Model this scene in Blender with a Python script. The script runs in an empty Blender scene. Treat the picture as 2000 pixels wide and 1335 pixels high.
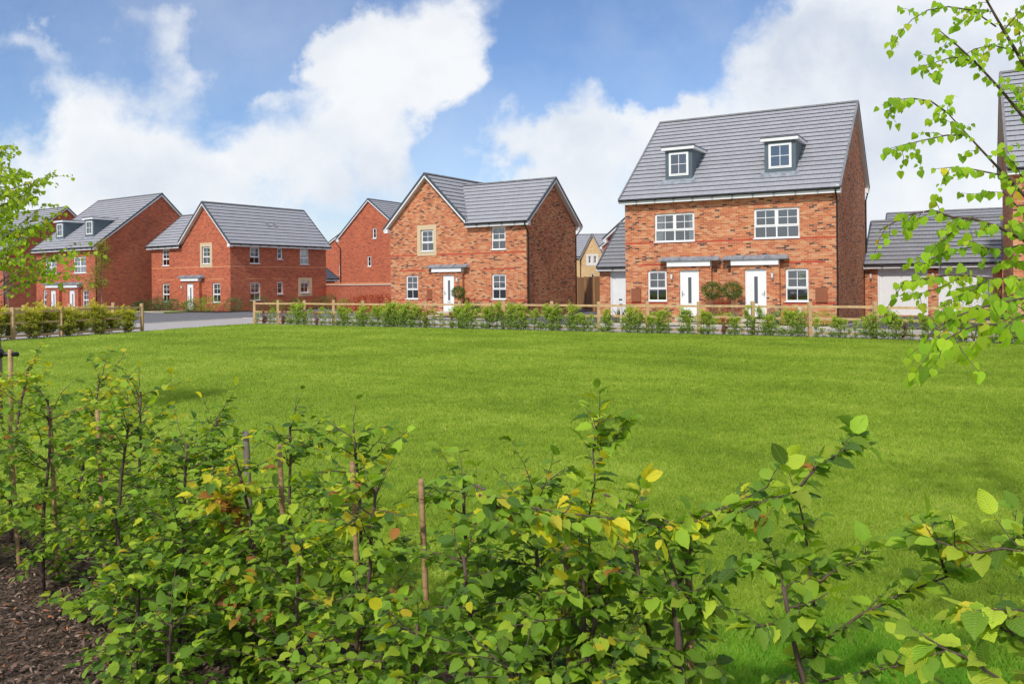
import bpy, math, random
import numpy as np
from mathutils import Vector, Matrix
from mathutils.geometry import tessellate_polygon
PI = math.pi
rnd = random.Random(7)
sc = bpy.context.scene
col = sc.collection
GZ = -0.12                        # level of the lawn and the paving
# ------------------------------------------------------------------ camera
F, PY0, ROLL = 1612.6, 552.5, 0.0095
cd = bpy.data.cameras.new('camera'); cam = bpy.data.objects.new('camera', cd); col.objects.link(cam)
cd.sensor_width = 36; cd.lens = 36 * F / 2000; cd.shift_y = -(667.5 - PY0) / 2000
cd.clip_start = .05; cd.clip_end = 6000
cam.matrix_world = Matrix.Translation((0, 0, 1.7)) @ Matrix.Rotation(PI/2, 4, 'X') @ Matrix.Rotation(-ROLL, 4, 'Z')
sc.camera = cam
def ray(px, py):
    c, s = math.cos(ROLL), math.sin(ROLL); X = px-1000; Y = py-PY0
    return Vector(((c*X - s*Y)/F, 1, -(s*X + c*Y)/F))
def at(px, py, Y): return Vector((0, 0, 1.7)) + ray(px, py)*Y
def gp(px, py, z=GZ):
    r = ray(px, py); return Vector((0, 0, 1.7)) + r*((z-1.7)/r.z)
# ------------------------------------------------------------------ things
def tag(o, label=None, cat=None, group=None, kind=None):
    if label: o['label'] = label
    if cat: o['category'] = cat
    if group: o['group'] = group
    if kind: o['kind'] = kind
    return o
def empty(name, loc, rz=0, label=None, cat=None, group=None):
    o = bpy.data.objects.new(name, None); col.objects.link(o); o.empty_display_size = .3
    o.location = loc; o.rotation_euler = (0, 0, rz)
    return tag(o, label, cat, group)
ORD = ['zeroth','first','second','third','fourth','fifth','sixth','seventh','eighth','ninth','tenth','eleventh','twelfth','thirteenth','fourteenth','fifteenth','sixteenth','seventeenth','eighteenth','nineteenth','twentieth']
TENS = {2:'twenty',3:'thirty',4:'forty',5:'fifty',6:'sixty',7:'seventy',8:'eighty',9:'ninety'}
TENO = {3:'thirtieth',4:'fortieth',5:'fiftieth',6:'sixtieth',7:'seventieth',8:'eightieth',9:'ninetieth'}
def ordw(n):
    if n <= 20: return ORD[n]
    return TENO[n//10] if n % 10 == 0 else TENS[n//10] + '-' + ORD[n % 10]
# ------------------------------------------------------------------ mesh builder
class MB:
    def __init__(s): s.v = []; s.f = []; s.uv = []; s.mi = []
    def face(s, pts, uv=None, mi=0):
        i = len(s.v); s.v += [tuple(p) for p in pts]; s.f.append(tuple(range(i, i+len(pts)))); s.uv.append(uv); s.mi.append(mi)
    def box(s, x0, x1, y0, y1, z0, z1, mi=0):
        if x0 > x1: x0, x1 = x1, x0
        if y0 > y1: y0, y1 = y1, y0
        V = lambda a, b, c: (a, b, c)
        s.face([V(x0,y0,z0),V(x1,y0,z0),V(x1,y0,z1),V(x0,y0,z1)], mi=mi)
        s.face([V(x1,y1,z0),V(x0,y1,z0),V(x0,y1,z1),V(x1,y1,z1)], mi=mi)
        s.face([V(x1,y0,z0),V(x1,y1,z0),V(x1,y1,z1),V(x1,y0,z1)], mi=mi)
        s.face([V(x0,y1,z0),V(x0,y0,z0),V(x0,y0,z1),V(x0,y1,z1)], mi=mi)
        s.face([V(x0,y0,z1),V(x1,y0,z1),V(x1,y1,z1),V(x0,y1,z1)], mi=mi)
        s.face([V(x0,y1,z0),V(x1,y1,z0),V(x1,y0,z0),V(x0,y0,z0)], mi=mi)
    def hexa(s, a, b, c, d, off, mi=0):     # prism: quad abcd extruded by off
        a, b, c, d, off = map(Vector, (a, b, c, d, off))
        q = [a, b, c, d]; r = [p+off for p in q]
        s.face(q, mi=mi); s.face(r[::-1], mi=mi)
        for i in range(4): s.face([q[i], r[i], r[(i+1) % 4], q[(i+1) % 4]], mi=mi)
    def bar(s, p, q, w, h, mi=0):           # beam from p to q with cross vectors w, h
        p, q, w, h = map(Vector, (p, q, w, h))
        s.hexa(p, p+w, p+w+h, p+h, q-p, mi)
    def tube(s, pts, rad, n=6, mi=0, cap=True):
        pts = [Vector(p) for p in pts]
        if not hasattr(rad, '__len__'): rad = [rad]*len(pts)
        rings = []; prev = None
        for i, p in enumerate(pts):
            t = (pts[min(i+1, len(pts)-1)] - pts[max(i-1, 0)])
            t = t.normalized() if t.length > 1e-9 else Vector((0, 0, 1))
            if prev is None:
                a = t.orthogonal().normalized()
            else:
                a = prev - t*prev.dot(t); a = a.normalized() if a.length > 1e-6 else t.orthogonal().normalized()
            prev = a; b = t.cross(a)
            base = len(s.v)
            for k in range(n):
                an = 2*PI*k/n; s.v.append(tuple(p + (a*math.cos(an)+b*math.sin(an))*rad[i]))
            rings.append(base)
        for i in range(len(rings)-1):
            A, B = rings[i], rings[i+1]
            for k in range(n):
                k2 = (k+1) % n; s.f.append((A+k, A+k2, B+k2, B+k)); s.uv.append(None); s.mi.append(mi)
        if cap:
            s.f.append(tuple(rings[0]+k for k in range(n))[::-1]); s.uv.append(None); s.mi.append(mi)
            s.f.append(tuple(rings[-1]+k for k in range(n))); s.uv.append(None); s.mi.append(mi)
    def build(s, name, mats, parent=None, smooth=False, loc=None):
        me = bpy.data.meshes.new(name); me.from_pydata(s.v, [], s.f)
        if not isinstance(mats, (list, tuple)): mats = [mats]
        for m in mats: me.materials.append(m)
        me.update()
        uvl = me.uv_layers.new(name='UVMap').data
        for pi, poly in enumerate(me.polygons):
            poly.material_index = s.mi[pi]; poly.use_smooth = smooth
            u = s.uv[pi]
            if u:
                for k, li in enumerate(poly.loop_indices): uvl[li].uv = u[k]
            else:
                n = poly.normal
                if abs(n.z) > .9:
                    for li, vi in zip(poly.loop_indices, poly.vertices):
                        p = s.v[vi]; uvl[li].uv = (p[0], p[1])
                else:
                    t = Vector((-n.y, n.x, 0)).normalized(); sl = math.sqrt(max(1e-6, 1-n.z*n.z))
                    for li, vi in zip(poly.loop_indices, poly.vertices):
                        p = s.v[vi]; uvl[li].uv = (p[0]*t.x+p[1]*t.y, p[2]/sl)
        o = bpy.data.objects.new(name, me); col.objects.link(o)
        if parent: o.parent = parent
        if loc is not None: o.location = loc
        return o
def split_build(mb, name, mat, parent):
    par = {}
    def fd(a):
        while par.setdefault(a, a) != a: a = par[a]
        return a
    key = lambda p: (round(p[0], 4), round(p[1], 4), round(p[2], 4))
    for f in mb.f:
        ks = [key(mb.v[i]) for i in f]
        for q in ks[1:]: par[fd(q)] = fd(ks[0])
    g = {}
    for fi, f in enumerate(mb.f): g.setdefault(fd(key(mb.v[f[0]])), []).append(fi)
    for fl in g.values():
        m = MB()
        for fi in fl: m.face([mb.v[i] for i in mb.f[fi]], mb.uv[fi], mb.mi[fi])
        m.build(name, mat, parent)
# ------------------------------------------------------------------ materials
def newmat(name):
    m = bpy.data.materials.new(name); m.use_nodes = True
    nt = m.node_tree; return m, nt, nt.nodes['Principled BSDF'], nt.nodes, nt.links
def N(nt, t, **kw):
    n = nt.nodes.new(t)
    for k, v in kw.items():
        if k.startswith('i_'): n.inputs[int(k[2:]) if k[2:].isdigit() else k[2:]].default_value = v
        else: setattr(n, k, v)
    return n
def ramp(nt, stops, interp='LINEAR'):
    r = nt.nodes.new('ShaderNodeValToRGB'); cr = r.color_ramp; cr.interpolation = interp
    while len(cr.elements) > 1: cr.elements.remove(cr.elements[0])
    cr.elements[0].position = stops[0][0]; cr.elements[0].color = (*stops[0][1], 1)
    for p, c in stops[1:]:
        e = cr.elements.new(p); e.color = (*c, 1)
    return r
def mixc(nt, fac, a, b, mode='MIX'):
    m = nt.nodes.new('ShaderNodeMix'); m.data_type = 'RGBA'; m.blend_type = mode
    for s, v in ((m.inputs[0], fac), (m.inputs[6], a), (m.inputs[7], b)):
        if isinstance(v, (int, float)): s.default_value = v
        elif isinstance(v, tuple): s.default_value = (*v, 1) if len(v) == 3 else v
        else: nt.links.new(v, s)
    return m.outputs[2]
def math_(nt, op, a, b=None, c=None, clamp=False):
    m = nt.nodes.new('ShaderNodeMath'); m.operation = op; m.use_clamp = clamp
    for s, v in zip(m.inputs, (a, b, c)):
        if v is None: continue
        if isinstance(v, (int, float)): s.default_value = v
        else: nt.links.new(v, s)
    return m.outputs[0]
def brick_mat(name, tones, mortar, dirt=.25, bw=.225, rh=.075, mort=.011, bump=.35):
    m, nt, b, nodes, L = newmat(name)
    uv = N(nt, 'ShaderNodeUVMap')
    br = N(nt, 'ShaderNodeTexBrick', offset=.5)
    L.new(uv.outputs[0], br.inputs['Vector'])
    br.inputs['Color1'].default_value = (0, 0, 0, 1); br.inputs['Color2'].default_value = (1, 1, 1, 1)
    br.inputs['Scale'].default_value = 1; br.inputs['Mortar Size'].default_value = mort/2
    br.inputs['Mortar Smooth'].default_value = .1; br.inputs['Brick Width'].default_value = bw; br.inputs['Row Height'].default_value = rh
    br.inputs['Mortar'].default_value = (.5, .5, .5, 1)
    # one random tone for each brick, nudged in loose runs along the courses
    sp = N(nt, 'ShaderNodeSeparateXYZ'); L.new(uv.outputs[0], sp.inputs[0])
    row = math_(nt, 'FLOOR', math_(nt, 'DIVIDE', sp.outputs[1], rh)); par = math_(nt, 'FLOORED_MODULO', row, 2)
    colm = math_(nt, 'FLOOR', math_(nt, 'ADD', math_(nt, 'DIVIDE', sp.outputs[0], bw), math_(nt, 'MULTIPLY', math_(nt, 'SUBTRACT', 1, par), .5)))
    cid = N(nt, 'ShaderNodeCombineXYZ'); L.new(colm, cid.inputs[0]); L.new(row, cid.inputs[1])
    wn = N(nt, 'ShaderNodeTexWhiteNoise', noise_dimensions='2D'); L.new(cid.outputs[0], wn.inputs['Vector'])
    mp = N(nt, 'ShaderNodeMapping'); mp.inputs['Scale'].default_value = (.42, .8, 1); L.new(cid.outputs[0], mp.inputs[0])
    n1 = N(nt, 'ShaderNodeTexNoise'); n1.inputs['Scale'].default_value = 1.0; n1.inputs['Detail'].default_value = 1; L.new(mp.outputs[0], n1.inputs['Vector'])
    t = math_(nt, 'ADD', wn.outputs['Value'], math_(nt, 'MULTIPLY', math_(nt, 'SUBTRACT', n1.outputs[0], .5), dirt))
    r = ramp(nt, tones, 'CONSTANT'); L.new(t, r.inputs[0])
    n2 = N(nt, 'ShaderNodeTexNoise'); n2.inputs['Scale'].default_value = 60; n2.inputs['Detail'].default_value = 3; L.new(uv.outputs[0], n2.inputs['Vector'])
    n3 = N(nt, 'ShaderNodeTexNoise'); n3.inputs['Scale'].default_value = .55; n3.inputs['Detail'].default_value = 4; L.new(uv.outputs[0], n3.inputs['Vector'])
    g = math_(nt, 'ADD', math_(nt, 'MULTIPLY', n2.outputs[0], .5), math_(nt, 'MULTIPLY', n3.outputs[0], .45)); g = math_(nt, 'ADD', g, .52)
    gc = N(nt, 'ShaderNodeCombineColor'); [L.new(g, gc.inputs[i]) for i in range(3)]
    c1 = mixc(nt, 1.0, r.outputs[0], gc.outputs[0], 'MULTIPLY')
    c2 = mixc(nt, br.outputs['Fac'], c1, mortar)
    L.new(c2, b.inputs['Base Color']); b.inputs['Roughness'].default_value = .9; b.inputs['Specular IOR Level'].default_value = .25
    bp = N(nt, 'ShaderNodeBump'); bp.inputs['Strength'].default_value = bump; bp.inputs['Distance'].default_value = .01
    h = math_(nt, 'SUBTRACT', math_(nt, 'MULTIPLY', n2.outputs[0], .5), br.outputs['Fac']); L.new(h, bp.inputs['Height']); L.new(bp.outputs[0], b.inputs['Normal'])
    return m
M = {}
M['multi_brick'] = brick_mat('multi_brick', [(-.2,(.09,.045,.036)),(.05,(.41,.12,.05)),(.22,(.53,.165,.062)),(.38,(.58,.225,.095)),(.5,(.44,.13,.06)),(.6,(.60,.30,.15)),(.72,(.54,.18,.075)),(.84,(.55,.26,.13)),(.98,(.12,.06,.045))], (.53,.37,.25), .5)
M['red_brick'] = brick_mat('red_brick', [(0,(.40,.085,.042)),(.2,(.50,.115,.052)),(.45,(.45,.10,.048)),(.7,(.54,.14,.062)),(.9,(.27,.062,.038))], (.46,.27,.18), .3)
M['band_brick'] = brick_mat('band_brick', [(0,(.45,.055,.03)),(.4,(.52,.07,.035)),(.8,(.41,.05,.03))], (.42,.2,.13), .2)
M['pale_band'] = brick_mat('pale_band', [(0,(.62,.22,.09)),(.4,(.66,.25,.11)),(.8,(.58,.19,.08))], (.55,.34,.22), .2)
M['buff_brick'] = brick_mat('buff_brick', [(0,(.62,.42,.19)),(.4,(.68,.48,.24)),(.8,(.58,.37,.17))], (.6,.48,.32), .3)
def tile_mat(dk_=1.0, name='roof_tile'):
    m, nt, b, nodes, L = newmat(name)
    uv = N(nt, 'ShaderNodeUVMap'); br = N(nt, 'ShaderNodeTexBrick', offset=.5); L.new(uv.outputs[0], br.inputs['Vector'])
    for k, v in (('Scale',1),('Mortar Size',.007),('Mortar Smooth',.2),('Brick Width',.31),('Row Height',.335)): br.inputs[k].default_value = v
    br.inputs['Color1'].default_value = (.325,.327,.350,1); br.inputs['Color2'].default_value = (.352,.354,.376,1); br.inputs['Mortar'].default_value = (.22,.222,.24,1)
    n = N(nt, 'ShaderNodeTexNoise'); n.inputs['Scale'].default_value = 1.2; n.inputs['Detail'].default_value = 5; L.new(uv.outputs[0], n.inputs['Vector'])
    g = math_(nt, 'ADD', math_(nt, 'MULTIPLY', n.outputs[0], .2), .9); gc = N(nt, 'ShaderNodeCombineColor'); [L.new(g, gc.inputs[i]) for i in range(3)]
    c = mixc(nt, 1, br.outputs['Color'], gc.outputs[0], 'MULTIPLY'); c = mixc(nt, 1, c, (dk_, dk_, dk_*1.02), 'MULTIPLY'); L.new(c, b.inputs['Base Color'])
    b.inputs['Roughness'].default_value = .62; b.inputs['Specular IOR Level'].default_value = .35
    n2 = N(nt, 'ShaderNodeTexNoise'); n2.inputs['Scale'].default_value = 90; L.new(uv.outputs[0], n2.inputs['Vector'])
    bp = N(nt, 'ShaderNodeBump'); bp.inputs['Strength'].default_value = .25; bp.inputs['Distance'].default_value = .004; L.new(n2.outputs[0], bp.inputs['Height']); L.new(bp.outputs[0], b.inputs['Normal'])
    return m
M['tile'] = tile_mat(.93)
M['tile_dark'] = tile_mat(.68, 'dark_roof_tile')
def simple(name, c, rough=.5, noise=.12, scale=6, spec=.5, metal=0, bump=0):
    m, nt, b, nodes, L = newmat(name)
    tc = N(nt, 'ShaderNodeTexCoord'); n = N(nt, 'ShaderNodeTexNoise'); n.inputs['Scale'].default_value = scale; n.inputs['Detail'].default_value = 4
    L.new(tc.outputs['Object'], n.inputs['Vector'])
    lo = tuple(x*(1-noise) for x in c); hi = tuple(min(1, x*(1+noise)) for x in c)
    r = ramp(nt, [(.3, lo), (.7, hi)]); L.new(n.outputs[0], r.inputs[0]); L.new(r.outputs[0], b.inputs['Base Color'])
    b.inputs['Roughness'].default_value = rough; b.inputs['Specular IOR Level'].default_value = spec; b.inputs['Metallic'].default_value = metal
    if bump:
        bp = N(nt, 'ShaderNodeBump'); bp.inputs['Strength'].default_value = bump; bp.inputs['Distance'].default_value = .02; L.new(n.outputs[0], bp.inputs['Height']); L.new(bp.outputs[0], b.inputs['Normal'])
    return m
M['white'] = simple('white_plastic', (.80,.80,.79), .35, .03, 3)
M['door_white'] = simple('door_white', (.80,.81,.81), .4, .02, 3)
M['black'] = simple('black_plastic', (.012,.012,.014), .35, .2, 5)
M['verge'] = simple('dark_verge', (.055,.07,.085), .5, .15, 5)
M['ridge'] = simple('ridge_tile', (.17,.17,.18), .7, .2, 3)
M['lead'] = simple('lead_roof', (.23,.25,.28), .5, .35, 5)
M['dormer'] = simple('dormer_cladding', (.085,.115,.135), .5, .08, 3)
M['stone'] = simple('cast_stone', (.60,.47,.29), .85, .06, 8)
M['meter'] = simple('brown_plastic', (.27,.085,.035), .5, .08, 4)
M['soffit'] = simple('soffit', (.72,.68,.62), .5, .04, 3)
M['chrome'] = simple('steel', (.55,.55,.56), .3, .05, 3, metal=1)
M['dark'] = simple('dark_terracotta', (.10,.02,.015), .7, .1, 4)
M['curtain'] = simple('curtain_cloth', (.85,.85,.84), .9, .08, 12)
M['blind'] = simple('blind_cloth', (.62,.58,.46), .9, .08, 12)
M['pot'] = simple('slate_pot', (.10,.11,.12), .6, .2, 6)
M['lampglass'] = simple('lamp_glass', (.75,.72,.66), .15, .05, 3)
M['kerb'] = simple('kerb_stone', (.48,.44,.38), .9, .1, 9)
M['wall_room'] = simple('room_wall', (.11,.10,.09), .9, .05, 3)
def wood(name, c1, c2, sc_=(1, 1, 14)):
    m, nt, b, nodes, L = newmat(name)
    tc = N(nt, 'ShaderNodeTexCoord'); mp = N(nt, 'ShaderNodeMapping'); mp.inputs['Scale'].default_value = sc_; L.new(tc.outputs['Object'], mp.inputs[0])
    n = N(nt, 'ShaderNodeTexNoise'); n.inputs['Scale'].default_value = 2.5; n.inputs['Detail'].default_value = 6; L.new(mp.outputs[0], n.inputs['Vector'])
    r = ramp(nt, [(.3, c1), (.7, c2)]); L.new(n.outputs[0], r.inputs[0]); L.new(r.outputs[0], b.inputs['Base Color']); b.inputs['Roughness'].default_value = .8
    return m
M['rail'] = wood('sawn_timber', (.42,.27,.13), (.62,.42,.22), (3, 3, 3))
M['stake'] = wood('bamboo', (.22,.12,.055), (.42,.26,.13), (8, 8, 30))
M['greystake'] = wood('weathered_stake', (.12,.10,.08), (.28,.23,.18), (12, 12, 2))
M['closeboard'] = wood('closeboard', (.24,.12,.045), (.42,.235,.10), (9, 9, .5))
M['bark'] = wood('twig_bark', (.055,.034,.026), (.14,.085,.065), (20, 20, 3))
M['greybark'] = wood('tree_bark', (.16,.12,.105), (.30,.235,.20), (20, 20, 3))
def glass_mat():
    m = bpy.data.materials.new('window_glass'); m.use_nodes = True; nt = m.node_tree; nt.nodes.clear()
    out = N(nt, 'ShaderNodeOutputMaterial'); mx = N(nt, 'ShaderNodeMixShader'); tr = N(nt, 'ShaderNodeBsdfTransparent'); gl = N(nt, 'ShaderNodeBsdfGlossy')
    tr.inputs[0].default_value = (.90,.93,.93,1); gl.inputs['Roughness'].default_value = .02; gl.inputs['Color'].default_value = (.9,.95,1,1)
    fr = N(nt, 'ShaderNodeFresnel'); fr.inputs[0].default_value = 1.7
    tc = N(nt, 'ShaderNodeTexCoord'); n = N(nt, 'ShaderNodeTexNoise'); n.inputs['Scale'].default_value = 1.5; nt.links.new(tc.outputs['Object'], n.inputs['Vector'])
    bp = N(nt, 'ShaderNodeBump'); bp.inputs['Strength'].default_value = .12; bp.inputs['Distance'].default_value = .02; nt.links.new(n.outputs[0], bp.inputs['Height'])
    nt.links.new(bp.outputs[0], gl.inputs['Normal'])
    f = math_(nt, 'ADD', math_(nt, 'MULTIPLY', fr.outputs[0], 1.4), .10, clamp=True)
    nt.links.new(f, mx.inputs[0]); nt.links.new(tr.outputs[0], mx.inputs[1]); nt.links.new(gl.outputs[0], mx.inputs[2]); nt.links.new(mx.outputs[0], out.inputs[0])
    return m
M['glass'] = glass_mat()
def leaf_mat(name, trans=.35, veins=True, rough=.45, tint=(1,1,1)):
    m = bpy.data.materials.new(name); m.use_nodes = True; nt = m.node_tree; b = nt.nodes['Principled BSDF']; out = nt.nodes['Material Output']; L = nt.links
    at_ = N(nt, 'ShaderNodeAttribute', attribute_name='tint')
    c = at_.outputs['Color']
    if veins:
        uv = N(nt, 'ShaderNodeUVMap'); sp = N(nt, 'ShaderNodeSeparateXYZ'); L.new(uv.outputs[0], sp.inputs[0])
        ax = math_(nt, 'ABSOLUTE', sp.outputs[0])
        w = math_(nt, 'SINE', math_(nt, 'MULTIPLY', math_(nt, 'SUBTRACT', sp.outputs[1], math_(nt, 'MULTIPLY', ax, .28)), 62))
        vein = math_(nt, 'GREATER_THAN', w, .82); mid = math_(nt, 'LESS_THAN', ax, .06)
        vv = math_(nt, 'MAXIMUM', vein, mid)
        c = mixc(nt, math_(nt, 'MULTIPLY', vv, .28), c, (.34,.42,.10))
        bp = N(nt, 'ShaderNodeBump'); bp.inputs['Strength'].default_value = .5; bp.inputs['Distance'].default_value = .002; L.new(w, bp.inputs['Height']); L.new(bp.outputs[0], b.inputs['Normal'])
    L.new(c, b.inputs['Base Color']); b.inputs['Roughness'].default_value = rough; b.inputs['Specular IOR Level'].default_value = .22
    tr = N(nt, 'ShaderNodeBsdfTranslucent'); tcol = mixc(nt, 1, c, (1.5*tint[0], 1.45*tint[1], .55*tint[2]), 'MULTIPLY'); L.new(tcol, tr.inputs[0])
    mx = N(nt, 'ShaderNodeMixShader'); mx.inputs[0].default_value = trans; L.new(b.outputs[0], mx.inputs[1]); L.new(tr.outputs[0], mx.inputs[2]); L.new(mx.outputs[0], out.inputs[0])
    return m
M['leaf'] = leaf_mat('hornbeam_leaf', .42)
M['limeleaf'] = leaf_mat('lime_leaf', .5, True, .5)
M['farleaf'] = leaf_mat('small_leaf', .35, False, .55)
# lawn colour shared by sheet and blades
def lawn_nodes(nt):
    L = nt.links; g = N(nt, 'ShaderNodeNewGeometry'); pos = g.outputs['Position']
    n1 = N(nt, 'ShaderNodeTexNoise'); n1.inputs['Scale'].default_value = .35; n1.inputs['Detail'].default_value = 4; L.new(pos, n1.inputs['Vector'])
    mp = N(nt, 'ShaderNodeMapping'); mp.inputs['Rotation'].default_value = (0, 0, -.56); mp.inputs['Scale'].default_value = (.12, 1.1, 1); L.new(pos, mp.inputs[0])
    mp0 = N(nt, 'ShaderNodeMapping'); mp0.inputs['Rotation'].default_value = (0, 0, .56); L.new(pos, mp0.inputs[0])
    mp2 = N(nt, 'ShaderNodeMapping'); mp2.inputs['Scale'].default_value = (.10, 1.0, 1); L.new(mp0.outputs[0], mp2.inputs[0])
    n2 = N(nt, 'ShaderNodeTexNoise'); n2.inputs['Scale'].default_value = 1.0; n2.inputs['Detail'].default_value = 2; L.new(mp2.outputs[0], n2.inputs['Vector'])
    n3 = N(nt, 'ShaderNodeTexNoise'); n3.inputs['Scale'].default_value = 5; n3.inputs['Detail'].default_value = 5; L.new(pos, n3.inputs['Vector'])
    f = math_(nt, 'ADD', math_(nt, 'MULTIPLY', n1.outputs[0], .42), math_(nt, 'MULTIPLY', n2.outputs[0], .22)); f = math_(nt, 'ADD', f, math_(nt, 'MULTIPLY', n3.outputs[0], .36))
    r = ramp(nt, [(.38, (.18,.275,.024)), (.5, (.245,.355,.032)), (.62, (.335,.44,.055))]); L.new(f, r.inputs[0])
    return r.outputs[0], n3
m, nt, b, nodes, L = newmat('lawn_turf'); c, n3 = lawn_nodes(nt)
nf = N(nt, 'ShaderNodeTexNoise'); nf.inputs['Scale'].default_value = 45; nf.inputs['Detail'].default_value = 6
g = N(nt, 'ShaderNodeNewGeometry'); L.new(g.outputs['Position'], nf.inputs['Vector'])
rr = ramp(nt, [(.3, (.45,.45,.45)), (.7, (1.0,1.0,1.0))]); L.new(nf.outputs[0], rr.inputs[0]); L.new(mixc(nt, 1, c, rr.outputs[0], 'MULTIPLY'), b.inputs['Base Color']); b.inputs['Roughness'].default_value = .9
b.inputs['Specular IOR Level'].default_value = .1
bp = N(nt, 'ShaderNodeBump'); bp.inputs['Strength'].default_value = .8; bp.inputs['Distance'].default_value = .03; L.new(nf.outputs[0], bp.inputs['Height']); L.new(bp.outputs[0], b.inputs['Normal'])
M['turf'] = m
m = bpy.data.materials.new('grass_blade'); m.use_nodes = True; nt = m.node_tree; b = nt.nodes['Principled BSDF']; L = nt.links
c, _ = lawn_nodes(nt); at_ = N(nt, 'ShaderNodeAttribute', attribute_name='tint'); c = mixc(nt, 1, c, at_.outputs['Color'], 'MULTIPLY')
L.new(c, b.inputs['Base Color']); b.inputs['Roughness'].default_value = .6; b.inputs['Specular IOR Level'].default_value = .25
tr = N(nt, 'ShaderNodeBsdfTranslucent'); L.new(mixc(nt, 1, c, (1.3,1.3,.7), 'MULTIPLY'), tr.inputs[0]); mx = N(nt, 'ShaderNodeMixShader'); mx.inputs[0].default_value = .35
L.new(b.outputs[0], mx.inputs[1]); L.new(tr.outputs[0], mx.inputs[2]); L.new(mx.outputs[0], nt.nodes['Material Output'].inputs[0])
M['blade'] = m
m, nt, b, nodes, L = newmat('bark_chip'); at_ = N(nt, 'ShaderNodeAttribute', attribute_name='tint'); L.new(at_.outputs['Color'], b.inputs['Base Color']); b.inputs['Roughness'].default_value = .7
M['chips'] = m
def ground_mat(name, c1, c2, scale=3, fine=120, bump=.3):
    m, nt, b, nodes, L = newmat(name); g = N(nt, 'ShaderNodeNewGeometry')
    n = N(nt, 'ShaderNodeTexNoise'); n.inputs['Scale'].default_value = scale; n.inputs['Detail'].default_value = 6; L.new(g.outputs['Position'], n.inputs['Vector'])
    n2 = N(nt, 'ShaderNodeTexNoise'); n2.inputs['Scale'].default_value = fine; n2.inputs['Detail'].default_value = 3; L.new(g.outputs['Position'], n2.inputs['Vector'])
    f = math_(nt, 'ADD', math_(nt, 'MULTIPLY', n.outputs[0], .6), math_(nt, 'MULTIPLY', n2.outputs[0], .4))
    r = ramp(nt, [(.35, c1), (.65, c2)]); L.new(f, r.inputs[0]); L.new(r.outputs[0], b.inputs['Base Color']); b.inputs['Roughness'].default_value = .9; b.inputs['Specular IOR Level'].default_value = .2
    bp = N(nt, 'ShaderNodeBump'); bp.inputs['Strength'].default_value = bump; bp.inputs['Distance'].default_value = .01; L.new(n2.outputs[0], bp.inputs['Height']); L.new(bp.outputs[0], b.inputs['Normal'])
    return m
M['tarmac'] = ground_mat('tarmac', (.12,.12,.13), (.17,.17,.18))
M['pave'] = ground_mat('paving', (.33,.305,.30), (.42,.39,.375))
M['drive'] = ground_mat('drive_tarmac', (.07,.07,.078), (.105,.105,.112))
M['soil'] = ground_mat('soil', (.045,.03,.022), (.13,.09,.065), 8, 60, .6)
M['slab'] = ground_mat('path_slab', (.45,.38,.28), (.55,.48,.37), 2, 60)
# ------------------------------------------------------------------ leaves with numpy
def template(kind):
    if kind == 'hornbeam':
        K = 8; ys = [0,.08,.2,.34,.48,.62,.76,.89,1.0]; ws = [0,.20,.30,.345,.34,.30,.23,.12,0]
        V = []; UV = []
        for k in range(K+1):
            y, w = ys[k], ws[k]; zz = -.16*y*y + .05*y; s = 1.0 if k % 2 else .93; pl = .018 if k % 2 else -.018
            V += [(-w*s, y-.02*(k % 2), zz+.22*w+pl), (0, y, zz), (w*s, y-.02*(k % 2), zz+.22*w+pl)]
            UV += [(-w/.345, y), (0, y), (w/.345, y)]
        Fc = []
        for k in range(K):
            a = 3*k; Fc += [(a, a+1, a+4, a+3), (a+1, a+2, a+5, a+4)]
        return np.array(V), np.array(UV), Fc
    if kind == 'heart':
        ys = [-.10, 0, .12, .3, .5, .7, .86, 1.0]; ws = [.16, .36, .47, .50, .42, .27, .12, 0]; V = []; UV = []
        for k, (y, w) in enumerate(zip(ys, ws)):
            ym = 0 if k == 0 else y
            zz = -.22*max(y, 0)**2; V += [(-w, y, zz+.15*w), (0, max(ym, 0) if k else .0, zz), (w, y, zz+.15*w)]; UV += [(-w/.5, y), (0, y), (w/.5, y)]
        Fc = []
        for k in range(len(ys)-1):
            a = 3*k; Fc += [(a, a+1, a+4, a+3), (a+1, a+2, a+5, a+4)]
        return np.array(V), np.array(UV), Fc
    if kind == 'simple':
        V = [(0,0,0), (-.38,.42,.08), (0,1,-.1), (.38,.42,.08), (0,.45,-.03)]
        return np.array(V), np.array([(0,0),(-1,.4),(0,1),(1,.4),(0,.4)]), [(0,4,2,1), (0,3,2,4)]
    if kind == 'spike':
        V = [(-.5,0,0), (.5,0,0), (.38,.5,.1), (-.38,.5,.1), (0,1,-.05)]
        return np.array(V), np.array([(-1,0),(1,0),(1,.5),(-1,.5),(0,1)]), [(0,1,2,3), (3,2,4)]
TM = {k: template(k) for k in ('hornbeam','heart','simple','spike')}
def unit(a): return a/np.maximum(np.linalg.norm(a, axis=1, keepdims=True), 1e-9)
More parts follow.
